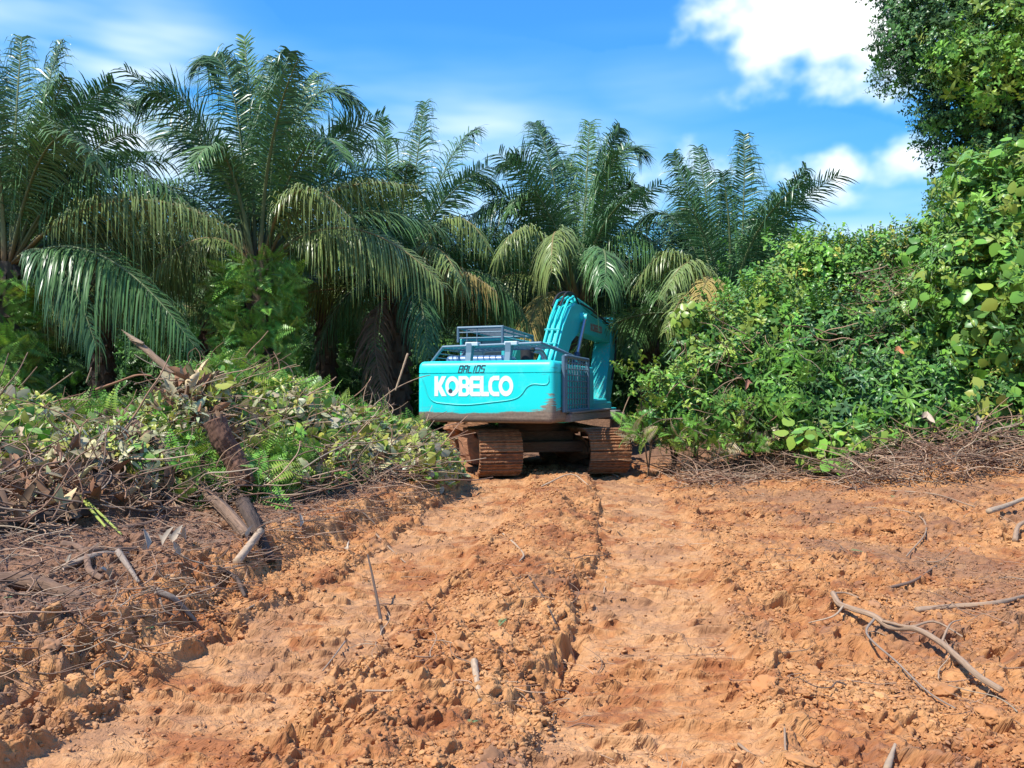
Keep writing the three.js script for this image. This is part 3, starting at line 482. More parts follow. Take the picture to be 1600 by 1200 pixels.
// one frond along a bent line: leaflets in one mesh, the stalk as its child
function frond(parent, B, C, T, tone, o = {}) {
  const cv = new THREE.QuadraticBezierCurve3(B, C, T), L = cv.getLength(), col = PALM_TONE[tone];
  const n = o.n || Math.round(L * (o.face > .5 ? 32 : 25)), mb = new MB(), leafLen = (o.leaf || 1) * Math.min(1.35, L * .23), hang = o.hang ?? .5;
  let S = new THREE.Vector3().crossVectors(V().subVectors(T, B), UP); if (S.length() < .12 * L) S = new THREE.Vector3().crossVectors(V().subVectors(T, B), V(rr(-1, 1), 0, rr(.3, 1))); S.normalize();
  { const F = new THREE.Vector3().crossVectors(V().subVectors(T, B), V(rr(-.35, .35), 0, 1)).normalize(); if (F.dot(S) < 0) F.negate(); S.lerp(F, o.face ?? .45).normalize(); const ax = V().subVectors(T, B).normalize(); S.addScaledVector(ax, -S.dot(ax)).normalize(); }
  const roll = rr(-.35, .35), s0 = rr(0, 9);
  for (const sd of [-1, 1]) for (let k = 0; k < n; k++) {
    const t = .17 + .83 * (k + rr(.1, .9)) / n; if (rnd() < .03) continue;
    const p = cv.getPoint(t), tn = cv.getTangent(t), side = S.clone().applyAxisAngle(tn, roll * t), nor = T2.crossVectors(side, tn).normalize().clone();
    const fan = t > .94 ? .9 : lerp(.5, .95, t);                                  // leaflets lean forward, most of all at the end
    const rise = [.6, .15, -.25][k % 3] + rr(-.3, .3);
    const len = leafLen * (.25 + .75 * sst(.12, .34, t)) * (1 - .55 * sst(.62, 1, t)) * rr(.7, 1.15) * (rnd() < .05 ? .5 : 1);
    const dir = side.clone().multiplyScalar(sd).addScaledVector(tn, fan).addScaledVector(nor, rise * .6).normalize();
    const w = (o.width || .037) * rr(.8, 1.15), dr = hang * (rnd() < .06 ? 2 : 1) * rr(.6, 1.4);
    const wd = tn.clone().addScaledVector(dir, -tn.dot(dir)).normalize().applyAxisAngle(dir, rr(-.5, .5));
    const v = 1 + rr(-.18, .18), cc = [col[0] * v * (1 + rr(-.1, .12)), col[1] * v, col[2] * v];
    let pa, pb;
    for (let q = 0; q < 4; q++) {
      const s = [0, .35, .7, 1][q], hw = w * .5 * [.55, 1, .8, .08][q], dn = dr * len * s * s;
      // hanging: the outer part turns down while keeping its length
      const x = p.x + dir.x * len * s * (1 - .32 * dr * s), y = p.y + dir.y * len * s * (1 - .2 * dr * s) - dn * .85, z = p.z + dir.z * len * s * (1 - .32 * dr * s);
      const a = mb.v(x - wd.x * hw, y - wd.y * hw, z - wd.z * hw, cc), b = mb.v(x + wd.x * hw, y + wd.y * hw, z + wd.z * hw, cc);
      if (q) mb.quad(pa, pb, b, a); pa = a; pb = b;
    }
  }
  const f = part('frond', mb.geo(), tone === 'dead' || tone === 'gold' ? palmDryMat : palmLeafMat, parent);
  const stalk = tone === 'dead' ? [.22, .14, .08] : tone === 'old' || tone === 'gold' ? [.22, .17, .06] : [.12, .16, .06], foot = [.19, .105, .045];
  const pts = []; for (let k = 0; k <= 6; k++) pts.push(cv.getPoint(k / 6));
  part('stalk', tubeGeo(pts, o.r || .075, .008, 5, 0, (t) => stalk.map((c, i) => lerp(foot[i], c, sst(.0, .16, t))), .6), rachisMat, f);
  return f;
}
function palmTrunk(parent, h, r) {
  const mb = [], g = new THREE.CylinderGeometry(r * .9, r * 1.15, h, 14, 10); g.translate(0, h / 2, 0); mb.push(g);
  const n = Math.round(h * 16); for (let k = 0; k < n; k++) { const y = h * (k + .5) / n, a = k * 2.39996; const b = new THREE.BoxGeometry(.13, .3, .12); b.rotateX(-.5); b.translate(0, y, r + .02); b.rotateY(a); mb.push(b); }
  return part('trunk', merge(mb), palmTrunkMat, parent);
}
function palm(label, bx0, by0, d, specs, extra, group, trunkR = .3) {
  const c = at(bx0, by0, d), gy = groundY(c.x, c.z), g = thing('oil_palm', label, 'palm tree', V(c.x, gy, c.z), group);
  const h = c.y - gy; palmTrunk(g, h, trunkR);
  const loc = (px, py, dd) => at(px, py, d + dd).sub(V(c.x, gy, c.z));
  const base = (T) => { const o = V(T.x, 0, T.z); if (o.length() > 0) o.normalize(); return V(o.x * .2, h - .05, o.z * .2); };
  for (const [cx, cy, tx, ty, dz, tone, opt] of specs) { const T = loc(tx, ty, dz || 0), C = loc(cx, cy, (dz || 0) * .45); frond(g, base(T), C, T, tone || 'mid', opt); }
  extraFronds(g, h, extra);
  extraFronds(g, h, { n: 6, len: extra.len * .95, az: [.3, 6.5], el: [.7, 1.05] });
  return g;
}
function extraFronds(g, h, { n = 10, len = 6, az = [0, 6.283], el = [-.35, .75], seedTone } = {}) {
  for (let k = 0; k < n; k++) {
    const a = lerp(az[0], az[1], (k + rr(.1, .9)) / n), e = lerp(el[0], el[1], ((k * .618) % 1)), L = len * rr(.85, 1.05);
    const o = V(Math.sin(a), 0, -Math.cos(a)), e0 = Math.min(1.45, e + .75), B = V(o.x * .2, h - .05, o.z * .2);
    const C = B.clone().addScaledVector(o, Math.cos(e0) * L * .52).addScaledVector(UP, Math.sin(e0) * L * .52);
    const T = C.clone().addScaledVector(o, Math.cos(e - .55) * L * .5).addScaledVector(UP, Math.sin(e - .55) * L * .5);
    frond(g, B, C, T, e > .75 ? 'deep' : e > .2 ? 'mid' : rnd() < .75 ? 'mid' : 'old', { hang: e > .8 ? .35 : .6, n: Math.round(L * 19) });
  }
}
const er = { hang: .9, face: .75, leaf: 1.15 }, ho = { hang: 1.0, face: .3 };
const BACK = [-1.5, 1.5];
palm('tall oil palm cut by the left frame edge, ferns on its trunk', 8, 410, 19, [
  [18, 210, 31, 55, .6, 'deep', er], [62, 150, 92, 62, 0, 'deep', er], [60, 190, 100, 118, -1.5, 'mid', er], [95, 165, 176, 126, -.3, 'deep'], [110, 110, 212, 160, .6, 'deep'], [125, 200, 214, 208, -1, 'mid'],
  [-10, 190, -35, 50, .3, 'deep', er], [-60, 110, -130, 170, .5, 'deep'], [150, 165, 308, 332, -.8, 'mid', ho], [165, 240, 372, 362, -1.5, 'old', ho], [150, 320, 303, 540, -1.5, 'mid', ho], [85, 330, 150, 540, -1.2, 'deep', ho],
  [-60, 280, -140, 440, 0, 'mid', ho], [70, 120, 150, 250, -2.4, 'mid'], [120, 260, 230, 400, 1.5, 'deep', ho]], { n: 12, len: 6, az: BACK });
palm('tallest oil palm, with a thick sleeve of bright ferns on its trunk', 403, 408, 20, [
  [300, 55, 207, 165, -.4, 'deep'], [372, 40, 316, 92, .2, 'deep', er], [396, 220, 380, 55, .6, 'young', { hang: .2, leaf: .6 }], [430, 130, 452, 78, -.2, 'deep', er], [462, 50, 562, 165, 0, 'deep'], [480, 130, 540, 250, -2, 'mid'],
  [412, 180, 424, 88, 1.6, 'deep', er], [440, 160, 500, 112, 1.5, 'mid', er], [330, 160, 245, 215, 1.5, 'mid'], [300, 280, 190, 350, -.8, 'old', ho], [320, 320, 225, 440, -1.2, 'old', ho], [445, 225, 548, 340, -2, 'old', ho],
  [540, 285, 692, 445, -1, 'old', ho], [515, 340, 620, 425, .9, 'mid', ho], [350, 150, 300, 260, -2.2, 'mid'], [470, 260, 650, 290, -.6, 'old', ho]], { n: 13, len: 6.2, az: BACK });
palm('oil palm between the tallest one and the digger, a brown dead frond hanging', 622, 468, 23.5, [
  [556, 130, 520, 208, .3, 'deep'], [642, 290, 664, 158, .4, 'deep', er], [688, 225, 744, 200, 0, 'deep'], [610, 310, 598, 183, 1, 'young', { hang: .15, leaf: .5 }], [705, 205, 778, 295, .4, 'mid'], [628, 250, 640, 255, -2.4, 'mid'], [565, 220, 528, 310, -1, 'mid'],
  [700, 260, 765, 390, -1.2, 'old', ho], [668, 320, 720, 440, -3.2, 'old', ho], [760, 350, 838, 530, -1, 'mid', ho], [690, 385, 775, 455, -2.2, 'gold', ho], [545, 390, 486, 575, -1, 'mid', ho], [560, 350, 520, 470, 1, 'deep', ho], [600, 290, 575, 400, -3, 'mid', ho],
  [740, 300, 870, 420, .6, 'mid', ho], [560, 460, 604, 640, -2, 'dead', { hang: .9, r: .05 }], [650, 360, 670, 560, -3, 'deep', ho]], { n: 13, len: 5.6, az: BACK });
palm('oil palm rising directly behind the digger boom', 905, 470, 24.5, [
  [828, 185, 783, 262, -.3, 'deep'], [865, 230, 836, 190, .4, 'deep', er], [914, 310, 922, 190, .8, 'young', er], [936, 240, 970, 198, .2, 'deep', er], [950, 175, 1004, 240, 0, 'deep'], [975, 210, 1004, 315, -.6, 'mid'], [836, 240, 795, 330, -1.2, 'mid'],
  [805, 225, 724, 360, -.6, 'mid', ho], [825, 290, 778, 400, -2.8, 'old', ho], [860, 280, 862, 425, -4, 'old', ho], [985, 270, 1056, 440, -2, 'mid', ho], [1000, 350, 1078, 450, -1, 'old', ho], [955, 320, 945, 450, -4.4, 'mid', ho], [800, 370, 735, 490, -.8, 'old', ho], [830, 420, 822, 560, -2.4, 'gold', ho],
  [1000, 430, 1060, 540, .4, 'deep', ho], [880, 230, 880, 250, 1.6, 'deep', er], [945, 300, 960, 235, -1.5, 'mid', er]], { n: 13, len: 5.6, az: BACK });
palm('oil palm above the bushes, its fronds standing like an open hand', 1137, 505, 22.5, [
  [1098, 340, 1052, 238, 0, 'deep', er], [1112, 350, 1092, 228, .8, 'deep', er], [1168, 340, 1163, 208, .2, 'deep', er], [1185, 350, 1262, 262, -.2, 'deep', er], [1150, 380, 1130, 268, -1, 'deep', er], [1192, 300, 1250, 372, .4, 'mid'], [1165, 360, 1215, 300, 1, 'deep', er], [1062, 275, 1000, 350, .3, 'deep'],
  [1060, 320, 990, 450, -.8, 'old', ho], [1085, 350, 1045, 450, -2.8, 'old', ho], [1200, 385, 1262, 440, -.6, 'old', ho], [1110, 370, 1090, 490, -3.4, 'gold', ho], [1080, 400, 1040, 520, -1.4, 'old', ho], [1225, 330, 1300, 410, 1.2, 'mid'], [1170, 390, 1190, 480, -3, 'mid', ho], [1080, 290, 1050, 340, 1.5, 'deep']], { n: 12, len: 5.4, az: BACK });

// second row and deeper: whole palms in the shade, most of them only fronds to the eye
function shadePalm(label, px, py, d, len, n, group) { const c = at(px, py, d), gy = groundY(c.x, c.z), g = thing('oil_palm', label, 'palm tree', V(c.x, gy, c.z), group); palmTrunk(g, c.y - gy, .28); extraFronds(g, c.y - gy, { n, len, el: [-.7, .5] }); return g; }
const pA = shadePalm('oil palm of the second row seen in the gap beside the leftmost palm', 160, 420, 25, 5.6, 26);
shadePalm('oil palm of the second row behind the fern-sleeved trunk', 330, 430, 27, 5.6, 24);
shadePalm('oil palm of the second row between the fern-sleeved trunk and the dead frond', 510, 440, 26.5, 5.4, 24);
const pB = shadePalm('oil palm of the second row behind the digger cab', 745, 455, 28, 5.2, 26);
shadePalm('oil palm of the second row to the right of the digger boom', 1015, 470, 27, 5.2, 24);
shadePalm('oil palm half sunk behind the bushes, its pale arching fronds above them', 1265, 480, 24, 4.6, 20);
const deepSpots = [[-60, 440, 29], [60, 455, 33], [230, 450, 35], [410, 460, 36], [580, 465, 34], [680, 470, 38], [850, 470, 36], [960, 478, 34], [1090, 480, 38], [1200, 485, 35], [1340, 490, 36], [-160, 440, 32], [-300, 430, 26], [-430, 440, 30]];
deepSpots.forEach(([px, py, d], k) => { const s = k % 2 ? pA : pB, g = s.clone(); g.name = numbered('oil_palm'); const c = at(px, py, d); g.position.set(c.x, groundY(c.x, c.z), c.z); g.rotation.y = k * 1.7 + .4; g.scale.setScalar(.95 + .03 * (k % 4)); tag(g, 'oil palm deep in the dark plantation behind the second row', 'palm tree', 'oil palms deep in the plantation'); scene.add(g); });
// ---------------------------------------------------------------- leaves and sprigs
const leafMat = new THREE.MeshPhysicalMaterial({ color: 0xffffff, vertexColors: true, roughness: 1, transmission: .22, thickness: 0, clearcoat: .5, clearcoatRoughness: .32, side: THREE.DoubleSide });
const dryMat = new THREE.MeshStandardMaterial({ color: 0xffffff, vertexColors: true, roughness: .9, side: THREE.DoubleSide });
const stemMat = new THREE.MeshStandardMaterial({ color: lin(.12, .085, .05), roughness: .9, bumpMap: barkBump, bumpScale: .01 });
const jit = (v) => { const k = 1 + rr(-v, v); return [k * (1 + rr(-.08, .1)), k, k * (1 + rr(-.15, .1))]; };
function stemInto(mb, a, b, r, c) { const d = V().subVectors(b, a).normalize(), s = V().crossVectors(d, Math.abs(d.y) > .8 ? V(1, 0, 0) : UP).normalize(), u = V().crossVectors(s, d); const R = [[1, 0], [-.5, .87], [-.5, -.87]], A = [], B = []; for (const [x, y] of R) { A.push(mb.v(a.x + (s.x * x + u.x * y) * r, a.y + (s.y * x + u.y * y) * r, a.z + (s.z * x + u.z * y) * r, c)); B.push(mb.v(b.x + (s.x * x + u.x * y) * r * .6, b.y + (s.y * x + u.y * y) * r * .6, b.z + (s.z * x + u.z * y) * r * .6, c)); } for (let i = 0; i < 3; i++) { const j = (i + 1) % 3; mb.quad(A[i], A[j], B[j], B[i]); } }
// each kind of sprig grows along +y from the origin
function sprigPinnate(n, L, ll, lw, droop) { const mb = new MB(); stemInto(mb, V(0, 0, 0), V(0, L, 0), .005, [.7, .6, .4]); for (let k = 0; k < n; k++) { const y = L * (.2 + .8 * k / (n - 1)), a = k * 2.6 + rr(-.5, .5), sp = rr(.75, 1.15); const dir = k === n - 1 ? V(rr(-.2, .2), 1, rr(-.2, .2)).normalize() : V(Math.cos(a) * sp, rr(.3, .8), Math.sin(a) * sp).normalize(); leaf(mb, V(0, y, 0), dir, V(-Math.cos(a) * .4, .9, -Math.sin(a) * .4).normalize(), ll * rr(.75, 1.15), lw * rr(.85, 1.15), droop * rr(.6, 1.4), jit(.22)); } return mb.geo(); }
function sprigRosette(n, ll, lw) { const mb = new MB(); stemInto(mb, V(0, -.15, 0), V(0, .04, 0), .006, [.8, .8, .5]); for (let k = 0; k < n; k++) { const a = k * 2.4, e = rr(.15, .9); leaf(mb, V(0, 0, 0), V(Math.cos(a) * Math.cos(e), Math.sin(e), Math.sin(a) * Math.cos(e)), V(-Math.cos(a) * Math.sin(e), Math.cos(e), -Math.sin(a) * Math.sin(e)), ll * rr(.7, 1.15), lw * rr(.8, 1.2), rr(.15, .5), jit(.2)); } return mb.geo(); }
function sprigBroad(n, ll) { const mb = new MB(); for (let k = 0; k < n; k++) { const a = k * 2.4 + rr(-.4, .4), y = .12 * k / n, r = rr(.1, .22), P = V(Math.cos(a) * r, y + .12, Math.sin(a) * r); stemInto(mb, V(0, y * .6, 0), P, .005, [1, .8, .5]); const e = rr(-1.1, .5); leaf(mb, P, V(Math.cos(a) * Math.cos(e), Math.sin(e), Math.sin(a) * Math.cos(e)), V(Math.cos(a) * .35 + rr(-.5, .5), .9, Math.sin(a) * .35 + rr(-.5, .5)).normalize(), ll * rr(.7, 1.15), ll * .82 * rr(.85, 1.1), rr(.05, .35), jit(.2), -.18, [.12, .38, .74], [.62, 1, .66]); } return mb.geo(); }
function sprigFern(L, np) { const mb = new MB(); const pts = []; for (let k = 0; k <= 4; k++) { const s = k / 4; pts.push(V(0, L * s * (1 - .25 * s), L * .55 * s * s)); } for (let k = 0; k < 4; k++) stemInto(mb, pts[k], pts[k + 1], .004, [.9, .8, .4]); const cv = new THREE.CatmullRomCurve3(pts); for (let k = 0; k < np; k++) for (const sd of [-1, 1]) { const t = .1 + .9 * k / np, p = cv.getPoint(t), tn = cv.getTangent(t); const dir = V(sd, tn.y * .25, tn.z * .25 - .05).normalize(); leaf(mb, p, dir, V(0, tn.z, -tn.y).multiplyScalar(-1).normalize(), L * .30 * Math.sin(Math.PI * Math.min(.97, .22 + .78 * t)) * rr(.9, 1.1), L * .052, .2, jit(.15), .1, [.5], [1]); } return mb.geo(); }
function tuftGrass(n, L) { const mb = new MB(); for (let k = 0; k < n; k++) { const a = rr(0, 6.28), e = rr(.7, 1.4); leaf(mb, V(rr(-.04, .04), 0, rr(-.04, .04)), V(Math.cos(a) * Math.cos(e), Math.sin(e), Math.sin(a) * Math.cos(e)), V(-Math.cos(a) * .8, .4, -Math.sin(a) * .8).normalize(), L * rr(.6, 1.2), .018, rr(.2, .7), jit(.25), .1, [.4, .75], [1, .7]); } return mb.geo(); }
function curledLeaf(L) { const mb = new MB(); leaf(mb, V(0, 0, 0), V(0, .94, .34).normalize(), V(0, .34, -.94), L, L * .45, -.25, [1, 1, 1], .9); leaf(mb, V(.02, 0, 0), V(.5, .8, -.2).normalize(), V(0, .2, .9).normalize(), L * .8, L * .4, .3, [.8, .8, .8], .7); return mb.geo(); }
const SPRIG = { fine: [sprigPinnate(11, .36, .10, .042, .35), sprigPinnate(9, .3, .115, .05, .45)], mid: [sprigPinnate(9, .4, .16, .062, .5), sprigPinnate(8, .36, .18, .075, .6)], lance: [sprigRosette(10, .27, .052), sprigPinnate(9, .38, .24, .05, .7)], broad: [sprigBroad(5, .34), sprigBroad(4, .27)], fern: [sprigFern(.62, 15), sprigFern(.5, 13)], grass: [tuftGrass(13, .34)], dry: [curledLeaf(.2)] };

// a shrub: woody stems and a mass of sprigs spread over lobes
function shrub(name, label, category, foot, lobes, mix, tone, dens, o = {}) {
  const g = thing(name, label, category, foot, o.group), lists = {};
  const stems = [];
  for (const L of lobes) {
    const c = L.c.clone().sub(foot), [rx, ry, rz] = L.r, area = 4 * Math.PI * Math.pow((Math.pow(rx * ry, 1.6) + Math.pow(rx * rz, 1.6) + Math.pow(ry * rz, 1.6)) / 3, 1 / 1.6), n = Math.round(area * dens);
    if (!o.noStem) stems.push(tubeGeo([V(rr(-.1, .1), -.1, rr(-.1, .1)), V(c.x * .35 + rr(-.1, .1), Math.max(.1, c.y * .5), c.z * .35), c.clone()], o.sr || .03, .01, 5, .2));
    for (let k = 0; k < n; k++) {
      const u = rr(-1, 1), a = rr(0, 6.2832), q = Math.sqrt(1 - u * u), dir = V(q * Math.cos(a), u, q * Math.sin(a));
      const bump = 1 +   .5 * n3(dir.x * 2.3 + c.x, dir.y * 2.3 + c.y, dir.z * 2.3 + c.z) + .2 * n3(dir.x * 5 + c.z, dir.y * 5, dir.z * 5 + c.x);
      const rad = bump * (rnd() < .72 ? rr(.84, 1.04) : rr(.35, .85));
      const p = V(c.x + dir.x * rx * rad, c.y + dir.y * ry * rad, c.z + dir.z * rz * rad);
      if (p.y < .02) continue;
      const hole = n3(p.x * 1.6 + c.x * 3, p.y * 1.6, p.z * 1.6); if (hole < -.14 && rad > .6) continue;
      const out = V(dir.x / rx, dir.y / ry, dir.z / rz).normalize().add(V(rr(-.6, .6), rr(-.2, .8) + (o.lift || 0), rr(-.6, .6))).normalize();
      const kind = mix[Math.floor(rnd() * mix.length)], va = Math.floor(rnd() * SPRIG[kind].length), key = kind + va;
      const tn = tone[Math.floor(Math.pow(rnd(), 1.3) * tone.length)], patch = 1 + .3 * n3(p.x * 1.1 + 9, p.y * 1.1, p.z * 1.1);
      (lists[key] ||= { geo: SPRIG[kind][va], l: [], dry: kind === 'dry' }).l.push({ m: place(p, out, rr(0, 6.28), rr(.75, 1.25) * (o.size || 1)), c: tint(tn.map(q => q * patch), .16) });
    }
  }
  if (stems.length) part('stem', merge(stems.map(s => s)), stemMat, g);
  for (const k of Object.keys(lists)) instanced('foliage', lists[k].geo, lists[k].dry ? dryMat : leafMat, lists[k].l, g);
  return g;
}
const lobe = (px, py, d, rx, ry, rz) => ({ c: at(px, py, d), r: [rx, ry, rz] });
const footAt = (px, d) => { const x = (px - 800) / FPX * d; return V(x, groundY(x, -d, false) - .02, -d); };
const G = { bright: [.135, .325, .024], fresh: [.17, .37, .034], green: [.080, .235, .028], deep: [.058, .165, .030], yellow: [.38, .40, .05], lime: [.25, .36, .035], blue: [.09, .215, .07], pale: [.42, .41, .20], straw: [.46, .37, .21], brown: [.24, .13, .07] };

// ---- wall of bushes on the right
shrub('vine_covered_tree', 'rounded tree smothered in small-leaved vines at the top of the bush wall', 'tree', footAt(1320, 17.6), [lobe(1325, 465, 17.4, 1.4, 1.05, 1.2), lobe(1290, 425, 17.2, .75, .55, .8), lobe(1370, 420, 17, .85, .5, .8), lobe(1330, 520, 16.8, 1.3, 1, 1)], ['fine', 'fine', 'mid'], [G.bright, G.green, G.fresh, G.yellow], 62);
shrub('vine_covered_tree', 'bush-wall tree hung with dry whitish vines beside the broad-leaved tree', 'tree', footAt(1430, 17), [lobe(1425, 465, 16.8, 1.15, 1.0, 1.1), lobe(1450, 420, 16.6, .65, .5, .7), lobe(1410, 500, 16.2, 1, .8, .9)], ['fine', 'mid', 'fine', 'dry'], [G.green, G.bright, G.pale, G.blue], 60);
shrub('sapling_tree', 'light green small-leaved tree at the left end of the bush wall top', 'tree', footAt(1235, 17.8), [lobe(1255, 455, 17.6, .75, .8, .9), lobe(1225, 495, 17.2, .6, .6, .8), lobe(1258, 402, 17.4, .5, .4, .5)], ['fine', 'fine', 'mid'], [G.fresh, G.bright, G.lime], 55);
shrub('shrub', 'yellowish loose shrub below the open-hand palm', 'shrub', footAt(1175, 16.5), [lobe(1180, 530, 16.2, .85, .75, .8), lobe(1195, 470, 16.4, .5, .45, .5), lobe(1150, 585, 15.8, .7, .6, .7)], ['mid', 'fine'], [G.lime, G.bright, G.green], 48);
shrub('shrub', 'leafy shrub with pale upright shoots in front of the palm foot', 'shrub', footAt(1085, 16.6), [lobe(1092, 545, 16.2, .45, .45, .5), lobe(1082, 505, 16, .3, .26, .3), lobe(1112, 590, 15.8, .6, .55, .6)], ['mid', 'broad'], [G.fresh, G.lime, G.green], 50, { size: .6 });
shrub('shrub', 'bushy green shrub next to the digger arm', 'shrub', footAt(1050, 16), [lobe(1072, 630, 15.6, .6, .5, .6), lobe(1105, 640, 15.3, .6, .48, .6), lobe(1035, 658, 15.5, .36, .28, .4)], ['mid', 'fine', 'lance'], [G.green, G.bright, G.lime], 50);
shrub('sapling', 'thin sapling with a flat spray of lime leaves beside the digger', 'sapling', footAt(1010, 15.4), [lobe(1000, 578, 15.2, .28, .12, .3), lobe(1032, 592, 15.1, .3, .14, .3), lobe(1018, 608, 15.2, .3, .12, .3)], ['mid'], [G.lime, G.fresh], 40, { sr: .016, size: .8 });
shrub('shrub', 'dark long-leaved shrub filling the middle of the bush wall', 'shrub', footAt(1305, 16.3), [lobe(1300, 560, 15.8, 1.25, 1.1, 1), lobe(1350, 600, 15.4, .9, .8, .8), lobe(1270, 640, 15.3, .8, .6, .7)], ['lance', 'mid', 'fine'], [G.green, G.bright, G.blue, G.deep], 52);
shrub('shrub', 'shrub with drooping bright pointed leaves above the small root mound', 'shrub', footAt(1240, 15.6), [lobe(1240, 575, 15, .45, .62, .4), lobe(1225, 640, 14.9, .6, .5, .5)], ['lance', 'lance', 'mid'], [G.fresh, G.bright, G.green], 62, { lift: -.7 });
shrub('shrub', 'blue-green shrub with star-shaped leaf rosettes low in the bush wall', 'shrub', footAt(1370, 15.6), [lobe(1365, 640, 14.9, .9, .55, .6), lobe(1330, 665, 14.6, .7, .4, .5), lobe(1400, 585, 15.3, .9, .7, .7)], ['lance', 'lance', 'mid'], [G.blue, G.green, G.bright], 56);
shrub('shrub', 'glossy bright green thicket above the root heap', 'shrub', footAt(1470, 15), [lobe(1470, 620, 14.6, 1.1, .65, .8), lobe(1520, 645, 14.2, 1, .5, .7), lobe(1420, 640, 14.5, .8, .5, .7)], ['lance', 'mid', 'lance'], [G.bright, G.green, G.fresh, G.deep], 58);
shrub('shrub', 'thicket with yellowing leaves at the right frame edge', 'shrub', footAt(1590, 14.6), [lobe(1585, 630, 14, 1, .6, .8), lobe(1640, 600, 14, 1, .8, .8), lobe(1570, 670, 13.8, .8, .3, .5)], ['lance', 'mid', 'broad'], [G.bright, G.green, G.fresh, G.yellow], 56, { size: .75 });
shrub('broad_leaved_tree', 'tall broad-leaved tree with large round leaves at the right frame edge', 'tree', footAt(1585, 15.2), [lobe(1560, 330, 14.2, 1, .95, .9), lobe(1600, 270, 14.4, .9, .55, .8), lobe(1560, 440, 14, 1.15, 1, .9), lobe(1620, 400, 14.4, 1.1, 1.6, 1), lobe(1540, 540, 14, .8, .7, .7), lobe(1610, 540, 14, 1, .8, .8)], ['mid', 'broad', 'fine', 'mid', 'lance'], [G.bright, G.green, G.fresh, G.lime], 62, { sr: .05, size: .78 });
shrub('shrub', 'yellow-green tangle of vines between the two tall trees', 'shrub', footAt(1480, 16.4), [lobe(1480, 400, 15.8, .75, .85, .7), lobe(1500, 480, 15.2, .8, .8, .7), lobe(1450, 540, 15.2, .9, .7, .7)], ['mid', 'broad', 'fine'], [G.bright, G.lime, G.green, G.fresh], 50, { size: .8 });
// low plants along the foot of the wall
[[1030, 668, 15.4, 'tuft of grass and fern at the digger track', ['grass', 'fern']], [1110, 672, 15.2, 'low grassy plants below the leafy shrub', ['grass', 'grass', 'fern']], [1180, 668, 15, 'ferny ground plants left of the small root mound', ['fern', 'mid', 'grass']], [1290, 690, 14, 'bright round-leaved creeper spilling onto the clay', ['broad', 'mid']], [1350, 690, 14.2, 'pale weeds between the creeper and the root heap', ['grass', 'mid', 'dry']], [1440, 672, 14.3, 'yellow-leaved weeds above the root heap', ['broad', 'lance']], [1545, 668, 13.9, 'weeds with hanging dry leaves at the far end of the root heap', ['lance', 'broad', 'dry']]]
  .forEach(([px, py, d, label, mix], k) => shrub('weed_clump', label, 'weeds', footAt(px, d), [lobe(px, py + 6, d, .6, .3, .4), lobe(px + 32, py + 12, d - .2, .5, .24, .35)], mix, k === 3 ? [G.lime, G.fresh] : k > 4 ? [G.yellow, G.bright, G.straw] : [G.bright, G.lime, G.straw], 60, { noStem: true, size: .7, lift: .5 }));
// dark bushes standing behind the wall
[[1210, 540, 19.5], [1330, 520, 20], [1450, 500, 20], [1560, 470, 19.5], [1660, 480, 19]].forEach(([px, py, d], k) => shrub('shade_bush', ['dark bush behind the light green small-leaved tree', 'dark bush behind the rounded vine-smothered tree', 'dark bush behind the dry whitish vines', 'dark bush behind the broad-leaved tree', 'dark bush behind the right frame edge thicket'][k], 'bush', footAt(px, d), [lobe(px, py, d, 1.6, 2.1, 1), lobe(px + 30, py + 90, d, 1.6, 1.4, 1)], ['mid', 'fine'], [G.green, G.bright], 34));

